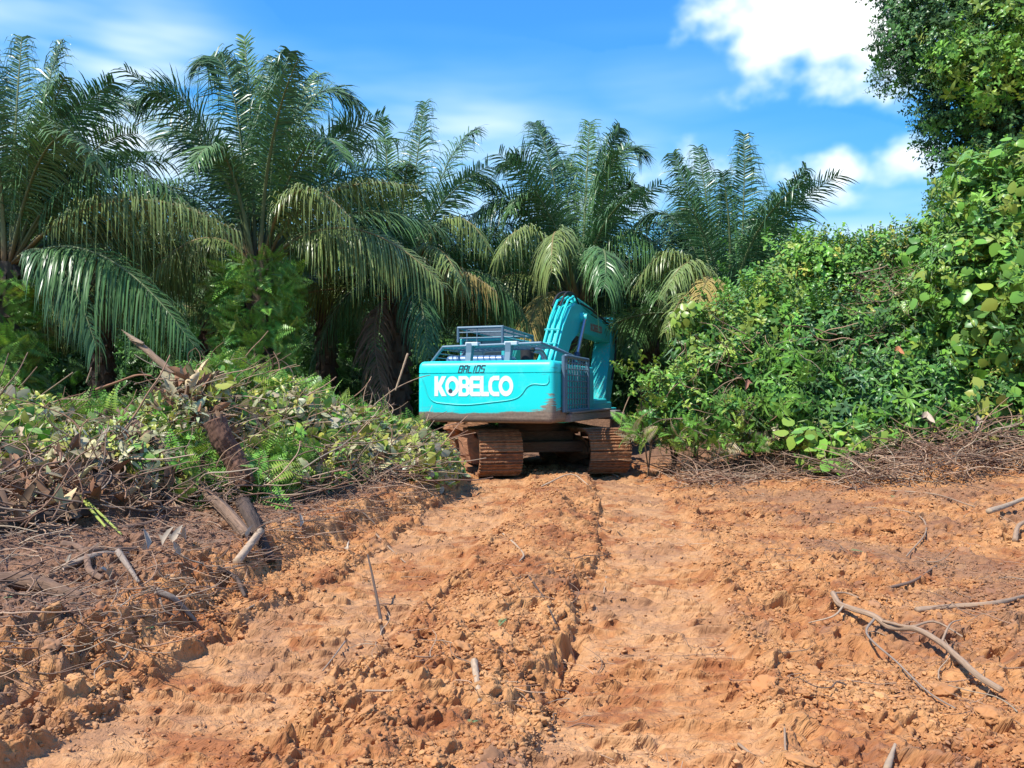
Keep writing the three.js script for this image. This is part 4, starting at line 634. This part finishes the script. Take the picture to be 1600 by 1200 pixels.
// ---- tall dark tree in the upper right corner
{
  const f = footAt(1650, 19), g = shrub('forest_tree', 'tall dark forest tree overhanging the upper right corner', 'tree', f, [[1490, 40, 18.6, 1.35, 1.1, 1.2], [1440, 90, 18.3, .85, .75, .8], [1420, 30, 18.6, .6, .6, .6], [1540, 130, 18.2, 1.2, 1.1, 1.1], [1495, 170, 18.4, .75, .9, .8], [1530, 230, 18.4, .95, 1.1, .9], [1590, 60, 18, 1.3, 1.2, 1.1], [1600, 180, 18, 1.3, 1.3, 1.1], [1590, 300, 18.2, 1.3, 1.2, 1], [1510, 310, 18.6, .55, .6, .6], [1500, -70, 18.8, 1.6, 1.2, 1.3], [1620, -80, 18.6, 1.9, 1.6, 1.5], [1680, 100, 18.8, 1.6, 2.4, 1.4], [1690, 320, 18.8, 1.6, 1.8, 1.2], [1435, -40, 19, .9, .7, .8]].map(a => lobe(...a)), ['fine', 'mid', 'fine'], [G.deep, G.deep, G.green], 50, { noStem: true });
  const T = (px, py, d) => at(px, py, d).sub(f), tr = part('trunk', tubeGeo([V(0, -.2, 0), T(1645, 420, 19), T(1630, 200, 18.9), T(1600, -60, 18.8)], .26, .1, 9, .15), stemMat, g);
  for (const [a, b, c] of [[T(1640, 300, 19), T(1590, 230, 18.7), T(1520, 190, 18.4)], [T(1632, 200, 18.9), T(1570, 110, 18.6), T(1450, 80, 18.4)], [T(1610, 60, 18.8), T(1560, 0, 18.8), T(1480, -50, 18.8)], [T(1640, 350, 19), T(1600, 330, 18.6), T(1520, 310, 18.6)]]) part('limb', tubeGeo([a, b, c], .09, .03, 6, .15), stemMat, tr);
  shrub('painted_lit_leaves', 'lime leaf clumps on the tall dark tree, sunlight put into their colour', 'vine', f, [[1480, 60, 17.5, .42, .4, .3], [1500, 110, 17.3, .4, .42, .3], [1530, 145, 17.1, .35, .3, .25], [1590, 60, 16.9, .5, .55, .3], [1600, 110, 16.9, .4, .5, .3], [1560, 20, 17.2, .4, .3, .3], [1535, 95, 17.1, .4, .3, .25], [1515, 170, 17.5, .22, .2, .2]].map(a => lobe(...a)), ['mid', 'fine'], [G.fresh, G.lime, G.bright], 40, { noStem: true, lift: -.3 });  // sunlit leaves of the tree, their brightness put into a paler green
}

// ---- undergrowth in the shade of the plantation: nobody could count it
{
  const l0 = [], l1 = [];
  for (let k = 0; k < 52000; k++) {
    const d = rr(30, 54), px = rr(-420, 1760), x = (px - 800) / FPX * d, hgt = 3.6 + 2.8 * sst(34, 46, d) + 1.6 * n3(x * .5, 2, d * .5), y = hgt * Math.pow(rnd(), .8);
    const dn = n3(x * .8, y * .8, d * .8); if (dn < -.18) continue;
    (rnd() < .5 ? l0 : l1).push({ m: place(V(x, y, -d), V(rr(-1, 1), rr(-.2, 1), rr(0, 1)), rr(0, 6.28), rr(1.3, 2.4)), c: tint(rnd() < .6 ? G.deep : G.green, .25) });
  }
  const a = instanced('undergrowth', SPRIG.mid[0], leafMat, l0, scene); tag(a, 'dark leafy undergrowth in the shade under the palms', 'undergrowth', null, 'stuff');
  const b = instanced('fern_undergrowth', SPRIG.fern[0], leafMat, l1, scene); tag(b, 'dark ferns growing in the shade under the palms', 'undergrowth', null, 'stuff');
}
// ---- ferns on the two palm trunks
function trunkFerns(label, px, d, y0, y1, R, n, extra) {
  const c = at(px, 500, d), l = [];
  for (let k = 0; k < n; k++) { const a = rr(0, 6.2832), y = lerp(y0, y1, rnd()), r = R * rr(.55, 1.05) * (Math.cos(a) > .2 ? 1.25 : 1); l.push({ m: place(V(c.x + Math.sin(a) * r, y, c.z + Math.cos(a) * r), V(Math.sin(a), rr(-.9, .55), Math.cos(a)), rr(0, 6.28), rr(.6, 1.35)), c: tint(rnd() < .6 ? G.fresh : rnd() < .4 ? G.bright : rnd() < .3 ? G.green : G.lime, .22) }); }
  const m = instanced('trunk_fern', SPRIG.fern[0], leafMat, l, scene); tag(m, label, 'fern', null, 'stuff'); m.name = numbered('trunk_fern');
}
trunkFerns('bright ferns sleeving the trunk of the tallest palm', 405, 20, 1.5, 4.9, .72, 820);
trunkFerns('bright ferns on the palm trunk at the left frame edge', 2, 19, .9, 4.3, .5, 520);

for (const [px, py, d, sc, col, label] of [[1404, 540, 14.2, .9, [.42, .17, .07], 'rust-coloured dead leaf caught in the middle of the bush wall'], [1448, 642, 13.4, 1.1, [.50, .38, .27], 'pale dry leaf hanging above the root heap'], [1526, 648, 13.2, 1.3, [.48, .37, .27], 'pair of grey dry leaves hanging beside the yellow weeds'], [1168, 592, 14.6, .9, [.33, .15, .09], 'dark red dead leaf under the yellowish loose shrub']]) {
  const m = shadows(new THREE.Mesh(SPRIG.dry[0], new THREE.MeshStandardMaterial({ color: lin(...col), roughness: .85, vertexColors: true, side: THREE.DoubleSide }))); m.name = numbered('dead_leaf'); m.position.copy(at(px, py, d)); m.scale.setScalar(sc); m.rotation.set(2.7, .4 + px, .2); tag(m, label, 'leaf'); scene.add(m);
}
// ---------------------------------------------------------------- torn-up vegetation, wood and soil
const barkTone = noiseTexture(256, (u, v) => { const a = tileNoise(u, v * .12 + .3, 40, 3, 91), b = tileNoise(u, v, 9, 4, 95), k = .82 + .5 * a + .35 * b; return [k, k * .98, k * .95]; });
const fibreBump = noiseTexture(256, (u, v) => { const a = .5 + 1.0 * tileNoise(u, v * .15 + .4, 44, 3, 101) + .4 * tileNoise(u, v, 12, 3, 103); return [a, a, a]; });
const woodMat = (c, b = .003) => new THREE.MeshStandardMaterial({ color: lin(...c), roughness: .9, vertexColors: true, map: barkTone, bumpMap: fibreBump, bumpScale: b });
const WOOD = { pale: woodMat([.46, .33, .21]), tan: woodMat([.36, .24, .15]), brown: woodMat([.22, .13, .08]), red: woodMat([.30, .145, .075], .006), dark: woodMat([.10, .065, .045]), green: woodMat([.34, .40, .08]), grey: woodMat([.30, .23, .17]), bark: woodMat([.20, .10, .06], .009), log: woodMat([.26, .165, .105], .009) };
const THIN = Object.fromEntries(Object.entries(WOOD).map(([k, m]) => { const t = m.clone(); t.bumpMap = null; t.map = null; return [k, t]; }));
const grainy = (t, a) => { const k = .85 + .3 * n3(t * 14, a * 2, 3) + .15 * n3(t * 50, a * 3, 5); return [k, k, k]; };
function stick(name, label, pts, r0, r1, mat, category = 'branch', group, sides = 7) {
  const v = pts.map(p => p.length === 4 ? at(p[0], p[1], p[3]) : onGround(p[0], p[1], p[2] ?? r0 * .6));
  const o = v[0].clone(), g = tubeGeo(v.map(p => p.sub(o)), r0, r1, sides, r0 > .045 ? .7 : r0 > .016 ? .5 : .35, grainy);
  const m = shadows(new THREE.Mesh(g, r0 < .045 ? THIN[mat] : WOOD[mat])); m.name = numbered(name); m.position.copy(o); tag(m, label, category, group); scene.add(m); return m;
}
// -- large wood
{
  const o = at(305, 614, 11.3), P = (x, y, d) => at(x, y, d).sub(o), t = thing('broken_pole', 'splintered pole leaning up out of the cut vegetation', 'log', o);
  part('shaft', tubeGeo([P(312, 622, 11.3), P(275, 588, 11.35), P(235, 553, 11.45), P(205, 528, 11.5)],   .06, .04, 9, .25, grainy), WOOD.tan, t);
  for (let k = 0; k < 5; k++) part('splinter', tubeGeo([P(212 + k * 3, 531 + k * 1.5, 11.5 - k * .02), P(189 + k * 3.5, 515 + k * 4, 11.5 - k * .02)], .026, .004, 5, .2, grainy), WOOD.pale, t);
}
{
  const o = onGround(372, 738).lerp(V(0, EYE, 0), .07), P = (x, y, dz) => at(x, y, -o.z + dz).sub(o), t = thing('tree_stump', 'upright red-brown broken stump in front of the leaf pile', 'stump', o);
  part('shaft', tubeGeo([P(384, 758, 0), P(364, 712, 0), P(346, 682, -.05), P(335, 656, -.05)],   .12, .112, 12, .5, grainy), WOOD.bark, t);
  for (let k = 0; k < 7; k++) part('splinter', tubeGeo([P(329 + k * 2.6, 664, -.1 + .03 * (k % 3)), P(328 + k * 2.6 + rr(-2, 2), 646 + (k % 3) * 5, -.1 + .03 * (k % 3))], .04, .012, 5, .3, grainy), WOOD.dark, t);
}
stick('fallen_log', 'long fibrous log lying down the front of the leaf pile', [[158, 668, .32], [190, 688, .34], [226, 716, .3], [262, 748, .28], [318, 792, .17], [352, 812, .1], [388, 842, .0]], .065, .05, 'log', 'log', null, 11);
stick('dark_piece', 'dark rough piece lying at the tip of the fibrous log', [[378, 790, .06], [395, 825, .06], [412, 862, .05], [424, 884, .03]], .075, .05, 'dark', 'log', null, 10);  // dark tapered tube along the ground below the fibrous log
stick('fallen_log', 'dark straight log at the left frame edge below the pile', [[-20, 842, .05], [60, 826, .06], [145, 810, .05]], .05, .035, 'dark', 'log');
stick('buried_log', 'broad reddish log half buried at the left frame edge', [[-60, 912, .0], [40, 915, .03], [130, 930, -.03]], .055, .04, 'brown', 'log', null, 10);
const ST = [
  ['root', 'long bowed brown root in front of the pile', [[187, 828], [225, 822], [275, 807], [315, 805], [362, 822]], .022, .014, 'brown'],
  ['root', 'short hooked root above the bowed root', [[242, 771], [260, 779], [276, 792], [294, 801]], .022, .012, 'tan'],
  ['root', 'thick S-shaped root left of the curled dead leaves', [[98, 853], [122, 862], [136, 884], [143, 902], [162, 911]], .026, .02, 'brown'],
  ['branch', 'straight bare branch crossing the S-shaped root', [[98, 893], [150, 881], [201, 868]], .024, .018, 'grey'],
  ['branch', 'short straight branch just above the crossing branch', [[134, 867], [214, 861]], .022, .016, 'brown'],
  ['branch', 'tapered stick pointing down the bank from the crossing branch', [[186, 874], [218, 912]], .024, .01, 'grey'],
  ['branch', 'pale cut stub at the foot of the dark rough piece', [[371, 890, .03], [408, 854, .14]], .034, .032, 'pale'],
  ['root', 'dark bent root below the pale cut stub', [[340, 893], [364, 905], [384, 936]], .02, .012, 'dark'],
  ['root', 'forked grey root on the clay bank', [[244, 929], [270, 945], [307, 976]], .024, .012, 'grey'],
  ['root', 'thin tail of the forked grey root', [[250, 945], [258, 958], [275, 972]], .01, .006, 'tan'],
  ['stalk', 'green palm stalk lying against the pile', [[122, 780, .05], [166, 833, .03]], .016, .012, 'green', 'stalk'],
  ['stalk', 'longer yellow-green stalk beside the green one', [[126, 783, .07], [191, 842, .03]], .013, .010, 'green', 'stalk'],
  ['stick', 'dark thin stick stuck upright in the near clay', [[599, 994, 0], [588, 962, .17], [575, 930, .33]], .014, .008, 'dark'],
  ['stick', 'pale chipped peg lying on the clay in the middle foreground', [[741, 1048, .02], [750, 1102, .02]], .018, .014, 'pale'],
  ['twig', 'pale straw-like twig left of the chipped peg', [[572, 1082], [610, 1079], [650, 1078]], .006, .005, 'pale'],
  ['twig', 'pale twig curling on the hump between the tracks', [[786, 836], [806, 852], [818, 868], [812, 882]], .012, .007, 'pale'],
  ['twig', 'dark arching twig right of the humus patch', [[826, 905], [850, 935], [868, 976]], .008, .006, 'dark'],
  ['twig', 'pale thin twig pointing at the rut wall', [[838, 1010], [882, 1052]], .008, .006, 'tan'],
  ['branch', 'pale root lying against the right digger track', [[872, 714, .05], [906, 721, .1], [936, 739, .1], [966, 747, .03]], .024, .014, 'pale'],
  ['branch', 'thin pale bent root in front of the digger', [[846, 761], [893, 747, .06], [918, 758]], .014, .01, 'pale'],
  ['branch', 'straight bare branch above the forked branch', [[1430, 957], [1492, 950], [1545, 945], [1605, 934]], .02, .012, 'tan'],
  ['branch', 'short curved stick above the forked branch', [[1390, 922], [1425, 914], [1462, 886]], .014, .008, 'brown'],
  ['root', 'looping thin root on the clay at the right', [[1350, 795], [1398, 797], [1436, 808], [1446, 830], [1415, 870]], .011, .007, 'tan'],
  ['root', 'long thin root running below the root heap', [[1392, 768], [1450, 772], [1522, 793]], .013, .008, 'tan'],
  ['branch', 'pale broken branch at the right frame edge', [[1544, 806, .05], [1575, 802, .1], [1604, 790, .1]], .03, .022, 'pale'],
  ['branch', 'hooked pale branch below the broken one at the right frame edge', [[1584, 848], [1590, 836, .08], [1606, 828, .1]], .024, .018, 'tan'],
  ['twig', 'pale twig running off the bottom edge', [[1152, 1172], [1192, 1204]], .008, .006, 'tan'],
  ['twig', 'thin upright twig at the bottom edge', [[1224, 1148, .02], [1226, 1202, 0]], .005, .005, 'tan'],
  ['stick', 'pale flat chip of wood at the bottom edge', [[1383, 1204], [1396, 1172]], .016, .008, 'pale'],
  ['twig', 'straight twig right of the rut wall hole', [[947, 905], [943, 930]], .007, .005, 'pale'],
  ['root', 'thin root below the bank foot beside the left rut', [[588, 840], [612, 860], [634, 880]], .012, .007, 'tan'],
  ['root', 'pale root on the bank top near the leaf pile', [[545, 795], [565, 808], [588, 822]], .016, .01, 'pale'],
  ['twig', 'thin bent twig on the bank beside the forked grey root', [[365, 975], [400, 950], [420, 930]], .007, .005, 'tan'],
  ['twig', 'grey twig across the clay left of the chipped peg', [[540, 1010], [520, 1032], [505, 1050]], .006, .004, 'grey'],
  ['branch', 'bare twig arching over the pile crest at the far left', [[56, 618, .05], [84, 598, .3, 10.4], [114, 582, .3, 10.4]], .014, .008, 'tan'],
  ['branch', 'forked bare twig standing on the pile crest', [[24, 612, 0, 10.2], [40, 595, 0, 10.2], [58, 573, 0, 10.2]], .013, .007, 'brown'],
  ['branch', 'reddish bare branch poking out of the pile toward the pole', [[150, 609, 0, 10.6], [186, 596, 0, 10.6], [216, 586, 0, 10.6], [237, 587, 0, 10.6]], .018, .010, 'red'],
  ['branch', 'short upright twig left of the reddish branch', [[135, 598, 0, 10.5], [143, 574, 0, 10.5]], .011, .007, 'tan'],
  ['branch', 'drooping thin vine hanging in front of the leaf pile', [[395, 705, 0, 10.9], [412, 735, 0, 10.6], [413, 770, 0, 10.4], [396, 800, 0, 10.2]], .012, .01, 'tan'],
  ['stalk', 'dry reed stalk standing left of the digger', [[618, 610, 0, 13.6], [628, 580, 0, 13.6], [637, 552, 0, 13.6]], .014, .02, 'pale', 'stalk'],
  ['branch', 'thin bare vine reaching across to the digger', [[585, 632, 0, 13.7], [620, 606, 0, 13.9], [656, 590, 0, 14.1], [672, 586, 0, 14.2]], .011, .007, 'tan'],
  ['branch', 'tall dry stick behind the bushes next to the digger bucket', [[968, 668, 0, 16], [975, 640, 0, 16], [984, 618, 0, 16]], .014, .01, 'tan'],
  ['branch', 'slanting bare branch at the foot of the leafy shrub', [[1058, 690, .1, 15], [1095, 676, .2, 15], [1124, 664, .3, 14.9]], .022, .012, 'tan'],
  ['branch', 'pale stick in front of the round-leaved creeper', [[1308, 696, .1], [1345, 708, .05]], .018, .012, 'pale'],
];
for (const [name, label, pts, r0, r1, mat, cat] of ST) stick(name, label, pts, r0, r1, mat, cat || name);
// the big forked branch on the right
{
  const pts = [[1300, 938, .05], [1310, 955, .06], [1330, 968, .08], [1365, 982, .08], [1387, 996, .08], [1430, 1015, .1], [1466, 1034, .11], [1500, 1062, .1], [1532, 1082, .08], [1562, 1102, .05]].map(p => onGround(...p)), o = pts[0].clone();
  const t = thing('fallen_branch', 'long forked bare branch lying on the clay at lower right', 'branch', o), L = (px, py, h) => onGround(px, py, h).sub(o);
  part('limb', tubeGeo(pts.map(p => p.sub(o)), .019, .016, 9, .6, grainy), THIN.tan, t);
  part('twig', tubeGeo([L(1378, 992, .08), L(1420, 1000, .09), L(1460, 1004, .07), L(1502, 1005, .04)], .010, .006, 6, .2, grainy), THIN.tan, t);
  part('twig', tubeGeo([L(1366, 983, .07), L(1352, 1000, .06), L(1400, 1048, .04), L(1450, 1090, .03), L(1490, 1116, .02)], .009, .004, 6, .2, grainy), THIN.grey, t);
  part('twig', tubeGeo([L(1316, 962, .06), L(1300, 972, .04), L(1262, 978, .02)], .009, .004, 6, .2, grainy), THIN.pale, t);
  part('twig', tubeGeo([L(1300, 938, .05), L(1322, 939, .04), L(1340, 940, .02)], .008, .006, 6, .2, grainy), THIN.tan, t);
  part('twig', tubeGeo([L(1468, 1034, .1), L(1482, 1012, .14), L(1500, 995, .06)], .008, .004, 6, .2, grainy), THIN.tan, t);
}

// -- loose crumbs and lumpy clods of soil: nobody could count them
{
  const lump = (v, det, am, f) => { const g = mergeVertices(new THREE.IcosahedronGeometry(1, det).deleteAttribute('uv').deleteAttribute('normal')), p = g.attributes.position; for (let i = 0; i < p.count; i++) { const q = V().fromBufferAttribute(p, i), k = 1 + am * n3(q.x * 1.5 + v * 7, q.y * 1.5, q.z * 1.5) + am * .9 * Math.abs(n3(q.x * f + v, q.y * f, q.z * f)) + am * .5 * n3(q.x * f * 2.1, q.y * f * 2.1 + v, q.z * f * 2.1); p.setXYZ(i, q.x * k, q.y * k * .7, q.z * k); } g.computeVertexNormals(); return g; };
  const geos = [lump(0, 1, .6, 2.2), lump(1, 1, .7, 2.4), lump(2, 5, .55, 3.4), lump(3, 5, .6, 4)];
  const mat = new THREE.MeshStandardMaterial({ color: 0xffffff, roughness: .95 }), L = [[], [], [], []], c = [0, 0, 0];
  for (let k = 0; k < 230000; k++) {
    const big = k % 90 === 0, d = 2.9 * Math.exp(rnd() * 1.8), a = rr(-.66, .66), x = Math.tan(a) * d;
    const tm = trackMask(x, d), cl = n3(x * 1.9, 90, d * 1.9) + .6 * n3(x * 6, 91, d * 6);
    if (rnd() > (1 - (big ? .99 : .88) * tm + .7 * TR.e) * sst(-.55, .5, cl) || onPile(x, d) > .3) continue;
    const s = big ? .014 + .034 * Math.pow(rnd(), 2.5) : (.0035 + .0085 * Math.pow(rnd(), 3)) * (.8 + .06 * d), y = groundY(x, -d);
    soilColour(x + rr(-.1, .1), d + rr(-.1, .1), c); const v = rr(.86, 1.1);
    L[(big ? 2 : 0) + Math.floor(rnd() * 2)].push({ m: new THREE.Matrix4().compose(V(x, y + s * (big ? .05 : .15), -d), new THREE.Quaternion().setFromEuler(new THREE.Euler(rr(-.6, .6), rr(0, 6.28), rr(-.6, .6))), V(s * rr(.7, 1.5), s * rr(.7, 1.1), s * rr(.7, 1.4))), c: lin(c[0] * v, c[1] * v, c[2] * v) });
  }
  L.forEach((l, k) => { const m = instanced('soil_crumb', geos[k], mat, l, scene); m.name = numbered(k > 1 ? 'soil_clod' : 'soil_crumb'); tag(m, ['fine crumbs of clay strewn over the clearing', 'small angular clay crumbs lying over the ruts', 'lumpy clods of clay on the unrolled ground', 'rough soil clods along the rut edges'][k], 'soil', null, 'stuff'); });
}
function onPile(x, d) { const hp = curveY(PILE_H, x) * sst(-26, -14, x), df = curveY(PILE_FOOT, x), dc = curveY(PILE_CREST, x); return hp <= 0 ? 0 : (d < dc ? sst(df - .2, df + .5, d) : sst(dc + 2.8, dc + 1.8, d)); }
// thin fibres: bent strips reused in many places
const fibreGeo = [0, 1, 2, 3].map(v => { const pts = []; let a = 0, p = V(0, 0, 0); for (let k = 0; k < 5; k++) { pts.push(p.clone()); a += rr(-.6, .6); p = p.clone().add(V(Math.cos(a) * .25, rr(-.02, .05), Math.sin(a) * .25)); } return tubeGeo(pts, .011, .005, 4, 0); });
fibreGeo.forEach(g => g.deleteAttribute('color'));
const fibreMat = new THREE.MeshStandardMaterial({ color: 0xffffff, roughness: .9 });
const FIB = [[.30, .19, .12], [.22, .13, .08], [.40, .28, .18], [.15, .09, .06]];
function fibres(name, label, n, sampler, smin, smax, tilt) {
  const L = [[], [], [], []];
  for (let k = 0; k < n; k++) { const p = sampler(k); if (!p) continue; const s = rr(smin, smax), th = rr(.5, 1.5); L[k % 4].push({ m: new THREE.Matrix4().compose(p, new THREE.Quaternion().setFromEuler(new THREE.Euler(rr(-tilt, tilt), rr(0, 6.28), rr(-tilt, tilt))), V(s, s * th, s * th)), c: tint(FIB[Math.floor(rnd() * 4)], .25) }); }
  L.forEach((l, k) => { if (!l.length) return; const m = instanced(name, fibreGeo[k], fibreMat, l, scene); m.name = numbered(name); tag(m, label, 'roots', label, 'stuff'); });
}
const onBank = (x, d) => curveY(BANK, d) - x;
fibres('root_litter', 'fine torn roots and twigs matted on the dark bank', 5200, () => { const d = 3.2 * Math.exp(rnd() * 1.4), x = curveY(BANK, d) - .1 - 5 * Math.pow(rnd(), 1.3); if (x < -d * .72 || onPile(x, d) > .9) return null; return V(x, groundY(x, -d) + .01, -d); }, .12, .5, .35);
fibres('root_litter', 'thin roots and twigs strewn over the open clay', 1500, () => { const d = 3 * Math.exp(rnd() * 1.7), x = rr(-.3, 1) * d * .66; if (n3(x * .9, 95, d * .9) < -.05 + .2 * (x < 1.6)) return null; return V(x, groundY(x, -d) + .008, -d); }, .08, .4, .25);
fibres('root_tangle', 'tangle of torn brown roots heaped at the foot of the bushes', 4200, (k) => { const x = k % 3 ? 8.6 + rr(-3.4, 3.2) : rr(3, 8), d = (k % 3 ? 13.5 : 14.9) + rr(-1.3, 1.1); const y = groundY(x, -d, false); const up = k % 3 ? .34 : .16; return V(x, y + rr(0, up) , -d); }, .35, 1.05, .55);
fibres('root_tangle', 'roots massed on the small mound between creeper and grass', 500, () => { const x = 5.2 + rr(-.8, .8), d = 15.1 + rr(-.6, .4); return V(x, groundY(x, -d, false) + rr(0, .12), -d); }, .25, .6, .6);
fibres('vine_tangle', 'dry pale vines draped over the top of the bush wall', 130, () => { const p = at(1395 + rr(-60, 70), 455 + rr(-42, 40), 15.1 + rr(-.3, .4)); return p; }, .25, .7, .9);
fibres('vine_tangle', 'thin bare stems hanging in front of the bush wall', 260, () => at(rr(1060, 1590), rr(520, 690), rr(14.4, 15.2)), .3, .9, 1.4);
fibres('twig_litter', 'twigs and vine stems woven through the leaf pile', 6000, () => { const x = -1.25 - 8.2 * Math.pow(rnd(), .9), df = curveY(PILE_FOOT, x), dc = curveY(PILE_CREST, x), d = lerp(df - .5, dc + 1, rnd()); if (Math.abs(x) > d * .8) return null; return V(x, groundY(x, -d, false) + rr(0, .3), -d); }, .25, .95, .7);
// -- leaves of the pile
{
  const lists = {}, add = (kind, e) => { const va = Math.floor(rnd() * SPRIG[kind].length), key = kind + va; (lists[key] ||= { kind, geo: SPRIG[kind][va], l: [] }).l.push(e); };
  const tones = { mid: [G.lime, G.yellow, G.fresh, G.pale, G.yellow, G.straw], fine: [G.lime, G.fresh, G.green], lance: [G.lime, G.fresh, G.yellow, G.yellow, G.pale], broad: [G.pale, G.yellow, G.lime, G.straw, G.bright], fern: [G.fresh, G.bright, G.lime], grass: [G.lime, G.straw, G.yellow], dry: [G.brown, G.straw, G.pale, G.brown] };
  for (let k = 0; k < 27000; k++) {
    const x = -1.05 - 8.6 * Math.pow(rnd(), .92), df = curveY(PILE_FOOT, x), dc = curveY(PILE_CREST, x), q = Math.pow(rnd(), .75), d = lerp(df - .1, dc + 1.2, q);
    if (Math.abs(x) > d * .82) continue;
    const cl = n3(x * .9, 81, d * .9) + .5 * n3(x * 2.7, 82, d * 2.7);
    // greener towards the crest and the right, woody at the lower left
    const green = sst(.0, .55, q + cl * .7 + .4 * sst(-4.6, -2.8, x) - .32 * sst(-3.4, -4.6, x) - .02); if (rnd() > green) { if (rnd() < .25) add('dry', { m: place(V(x, groundY(x, -d, false) + rr(.02, .25), -d), V(rr(-1, 1), rr(.2, 1), rr(-1, 1)), rr(0, 6.28), rr(.6, 1.3)), c: tint(tones.dry[Math.floor(rnd() * 4)], .3) }); continue; }
    const z = n3(x * .6 + 5, 85, d * .6); if (rnd() < .03) { add('broad', { m: place(V(x, groundY(x, -d, false) + rr(.2, .36), -d), V(rr(-1, 1), rr(0, 1), rr(-.2, 1.2)), rr(0, 6.28), rr(.34, .58)), c: tint([G.pale, G.yellow, G.lime, G.fresh][Math.floor(rnd() * 4)], .2) }); continue; }
    const kind = z > .16 ? 'fern' : z > .02 ? (rnd() < .6 ? 'lance' : 'mid') : z > -.15 ? (rnd() < .7 ? 'mid' : 'broad') : (rnd() < .6 ? 'broad' : 'grass'), tl = tones[kind];
    add(kind, { m: place(V(x, groundY(x, -d, false) + rr(.02, .3), -d), V(rr(-1, 1), rr(-.3, 1), rr(-.6, 1.1)), rr(0, 6.28), rr(.6, 1.15) * (kind === 'broad' ? .48 : kind === 'lance' ? .75 : kind === 'mid' ? .72 : .85)), c: tint(tl[Math.floor(rnd() * tl.length)], .25) });
  }
  const say = { mid: 'cut leafy sprigs heaped in the pile', fine: 'small-leaved sprigs heaped in the pile', lance: 'cut long-leaved sprigs heaped in the pile', broad: 'wilting broad leaves heaped in the pile', fern: 'torn fern fronds heaped in the pile', grass: 'uprooted grass tufts in the pile', dry: 'dead brown leaves littering the pile' };
  for (const k of Object.keys(lists)) { const e = lists[k], m = instanced('cut_foliage', e.geo, e.kind === 'dry' ? dryMat : leafMat, e.l, scene); m.name = numbered('cut_foliage'); tag(m, say[e.kind], 'foliage', say[e.kind], 'stuff'); }
}
// -- curled dead leaves on the bank, fern scraps on the clay
const CURL = [[232, 868, .14, 'large whitish curled leaf at the end of the dead leaf row'], [255, 862, .15, 'grey curled leaf in the middle of the dead leaf row'], [270, 858, .14, 'curled leaf leaning on the grey one'], [292, 850, .13, 'papery leaf below the bowed root'], [172, 912, .13, 'grey curled leaf under the tapered stick'], [108, 893, .1, 'small white curled leaf at the left bank'], [385, 850, .13, 'white curled leaf against the dark rough piece'], [545, 862, .09, 'pale chip of leaf on the bank'], [283, 872, .10, 'cream scrap of leaf on the bank'], [470, 838, .12, 'pale folded leaf on the bank below the pile']];
for (const [px, py, s, label] of CURL) { const m = shadows(new THREE.Mesh(curledLeaf(s * 1.05), new THREE.MeshStandardMaterial({ color: lin(...[.44, .36, .27].map((q, i, a) => q * (1 + .2 * n3(px, py, 3)))), roughness: .85, side: THREE.DoubleSide }))); m.name = numbered('curled_leaf'); m.position.copy(onGround(px, py, .03)); m.rotation.set(rr(-.3, .9), rr(0, 6.28), rr(-.5, .5)); tag(m, label, 'leaf'); scene.add(m); }
const SCRAP = [[235, 987, 'bluish fern scrap on the near bank'], [15, 942, 'green fern scrap at the left frame edge'], [790, 970, 'green leaf scrap between the tracks'], [1328, 866, 'flattened fern sprig right of the right rut'], [1392, 776, 'tiny green tuft below the root heap'], [735, 1135, 'small crushed leaf at the bottom middle']];
for (const [px, py, label] of SCRAP) { const g = SPRIG.fern[1], m = shadows(new THREE.Mesh(g, new THREE.MeshPhysicalMaterial({ color: lin(.12, .22, .09), vertexColors: true, roughness: .8, side: THREE.DoubleSide }))); m.name = numbered('fern_scrap'); m.position.copy(onGround(px, py, .02)); m.scale.setScalar(px === 1328 ? .5 : .22); m.rotation.set(1.35, rr(0, 6.28), 0, 'YXZ'); tag(m, label, 'fern'); scene.add(m); }
renderer.render(scene, camera);
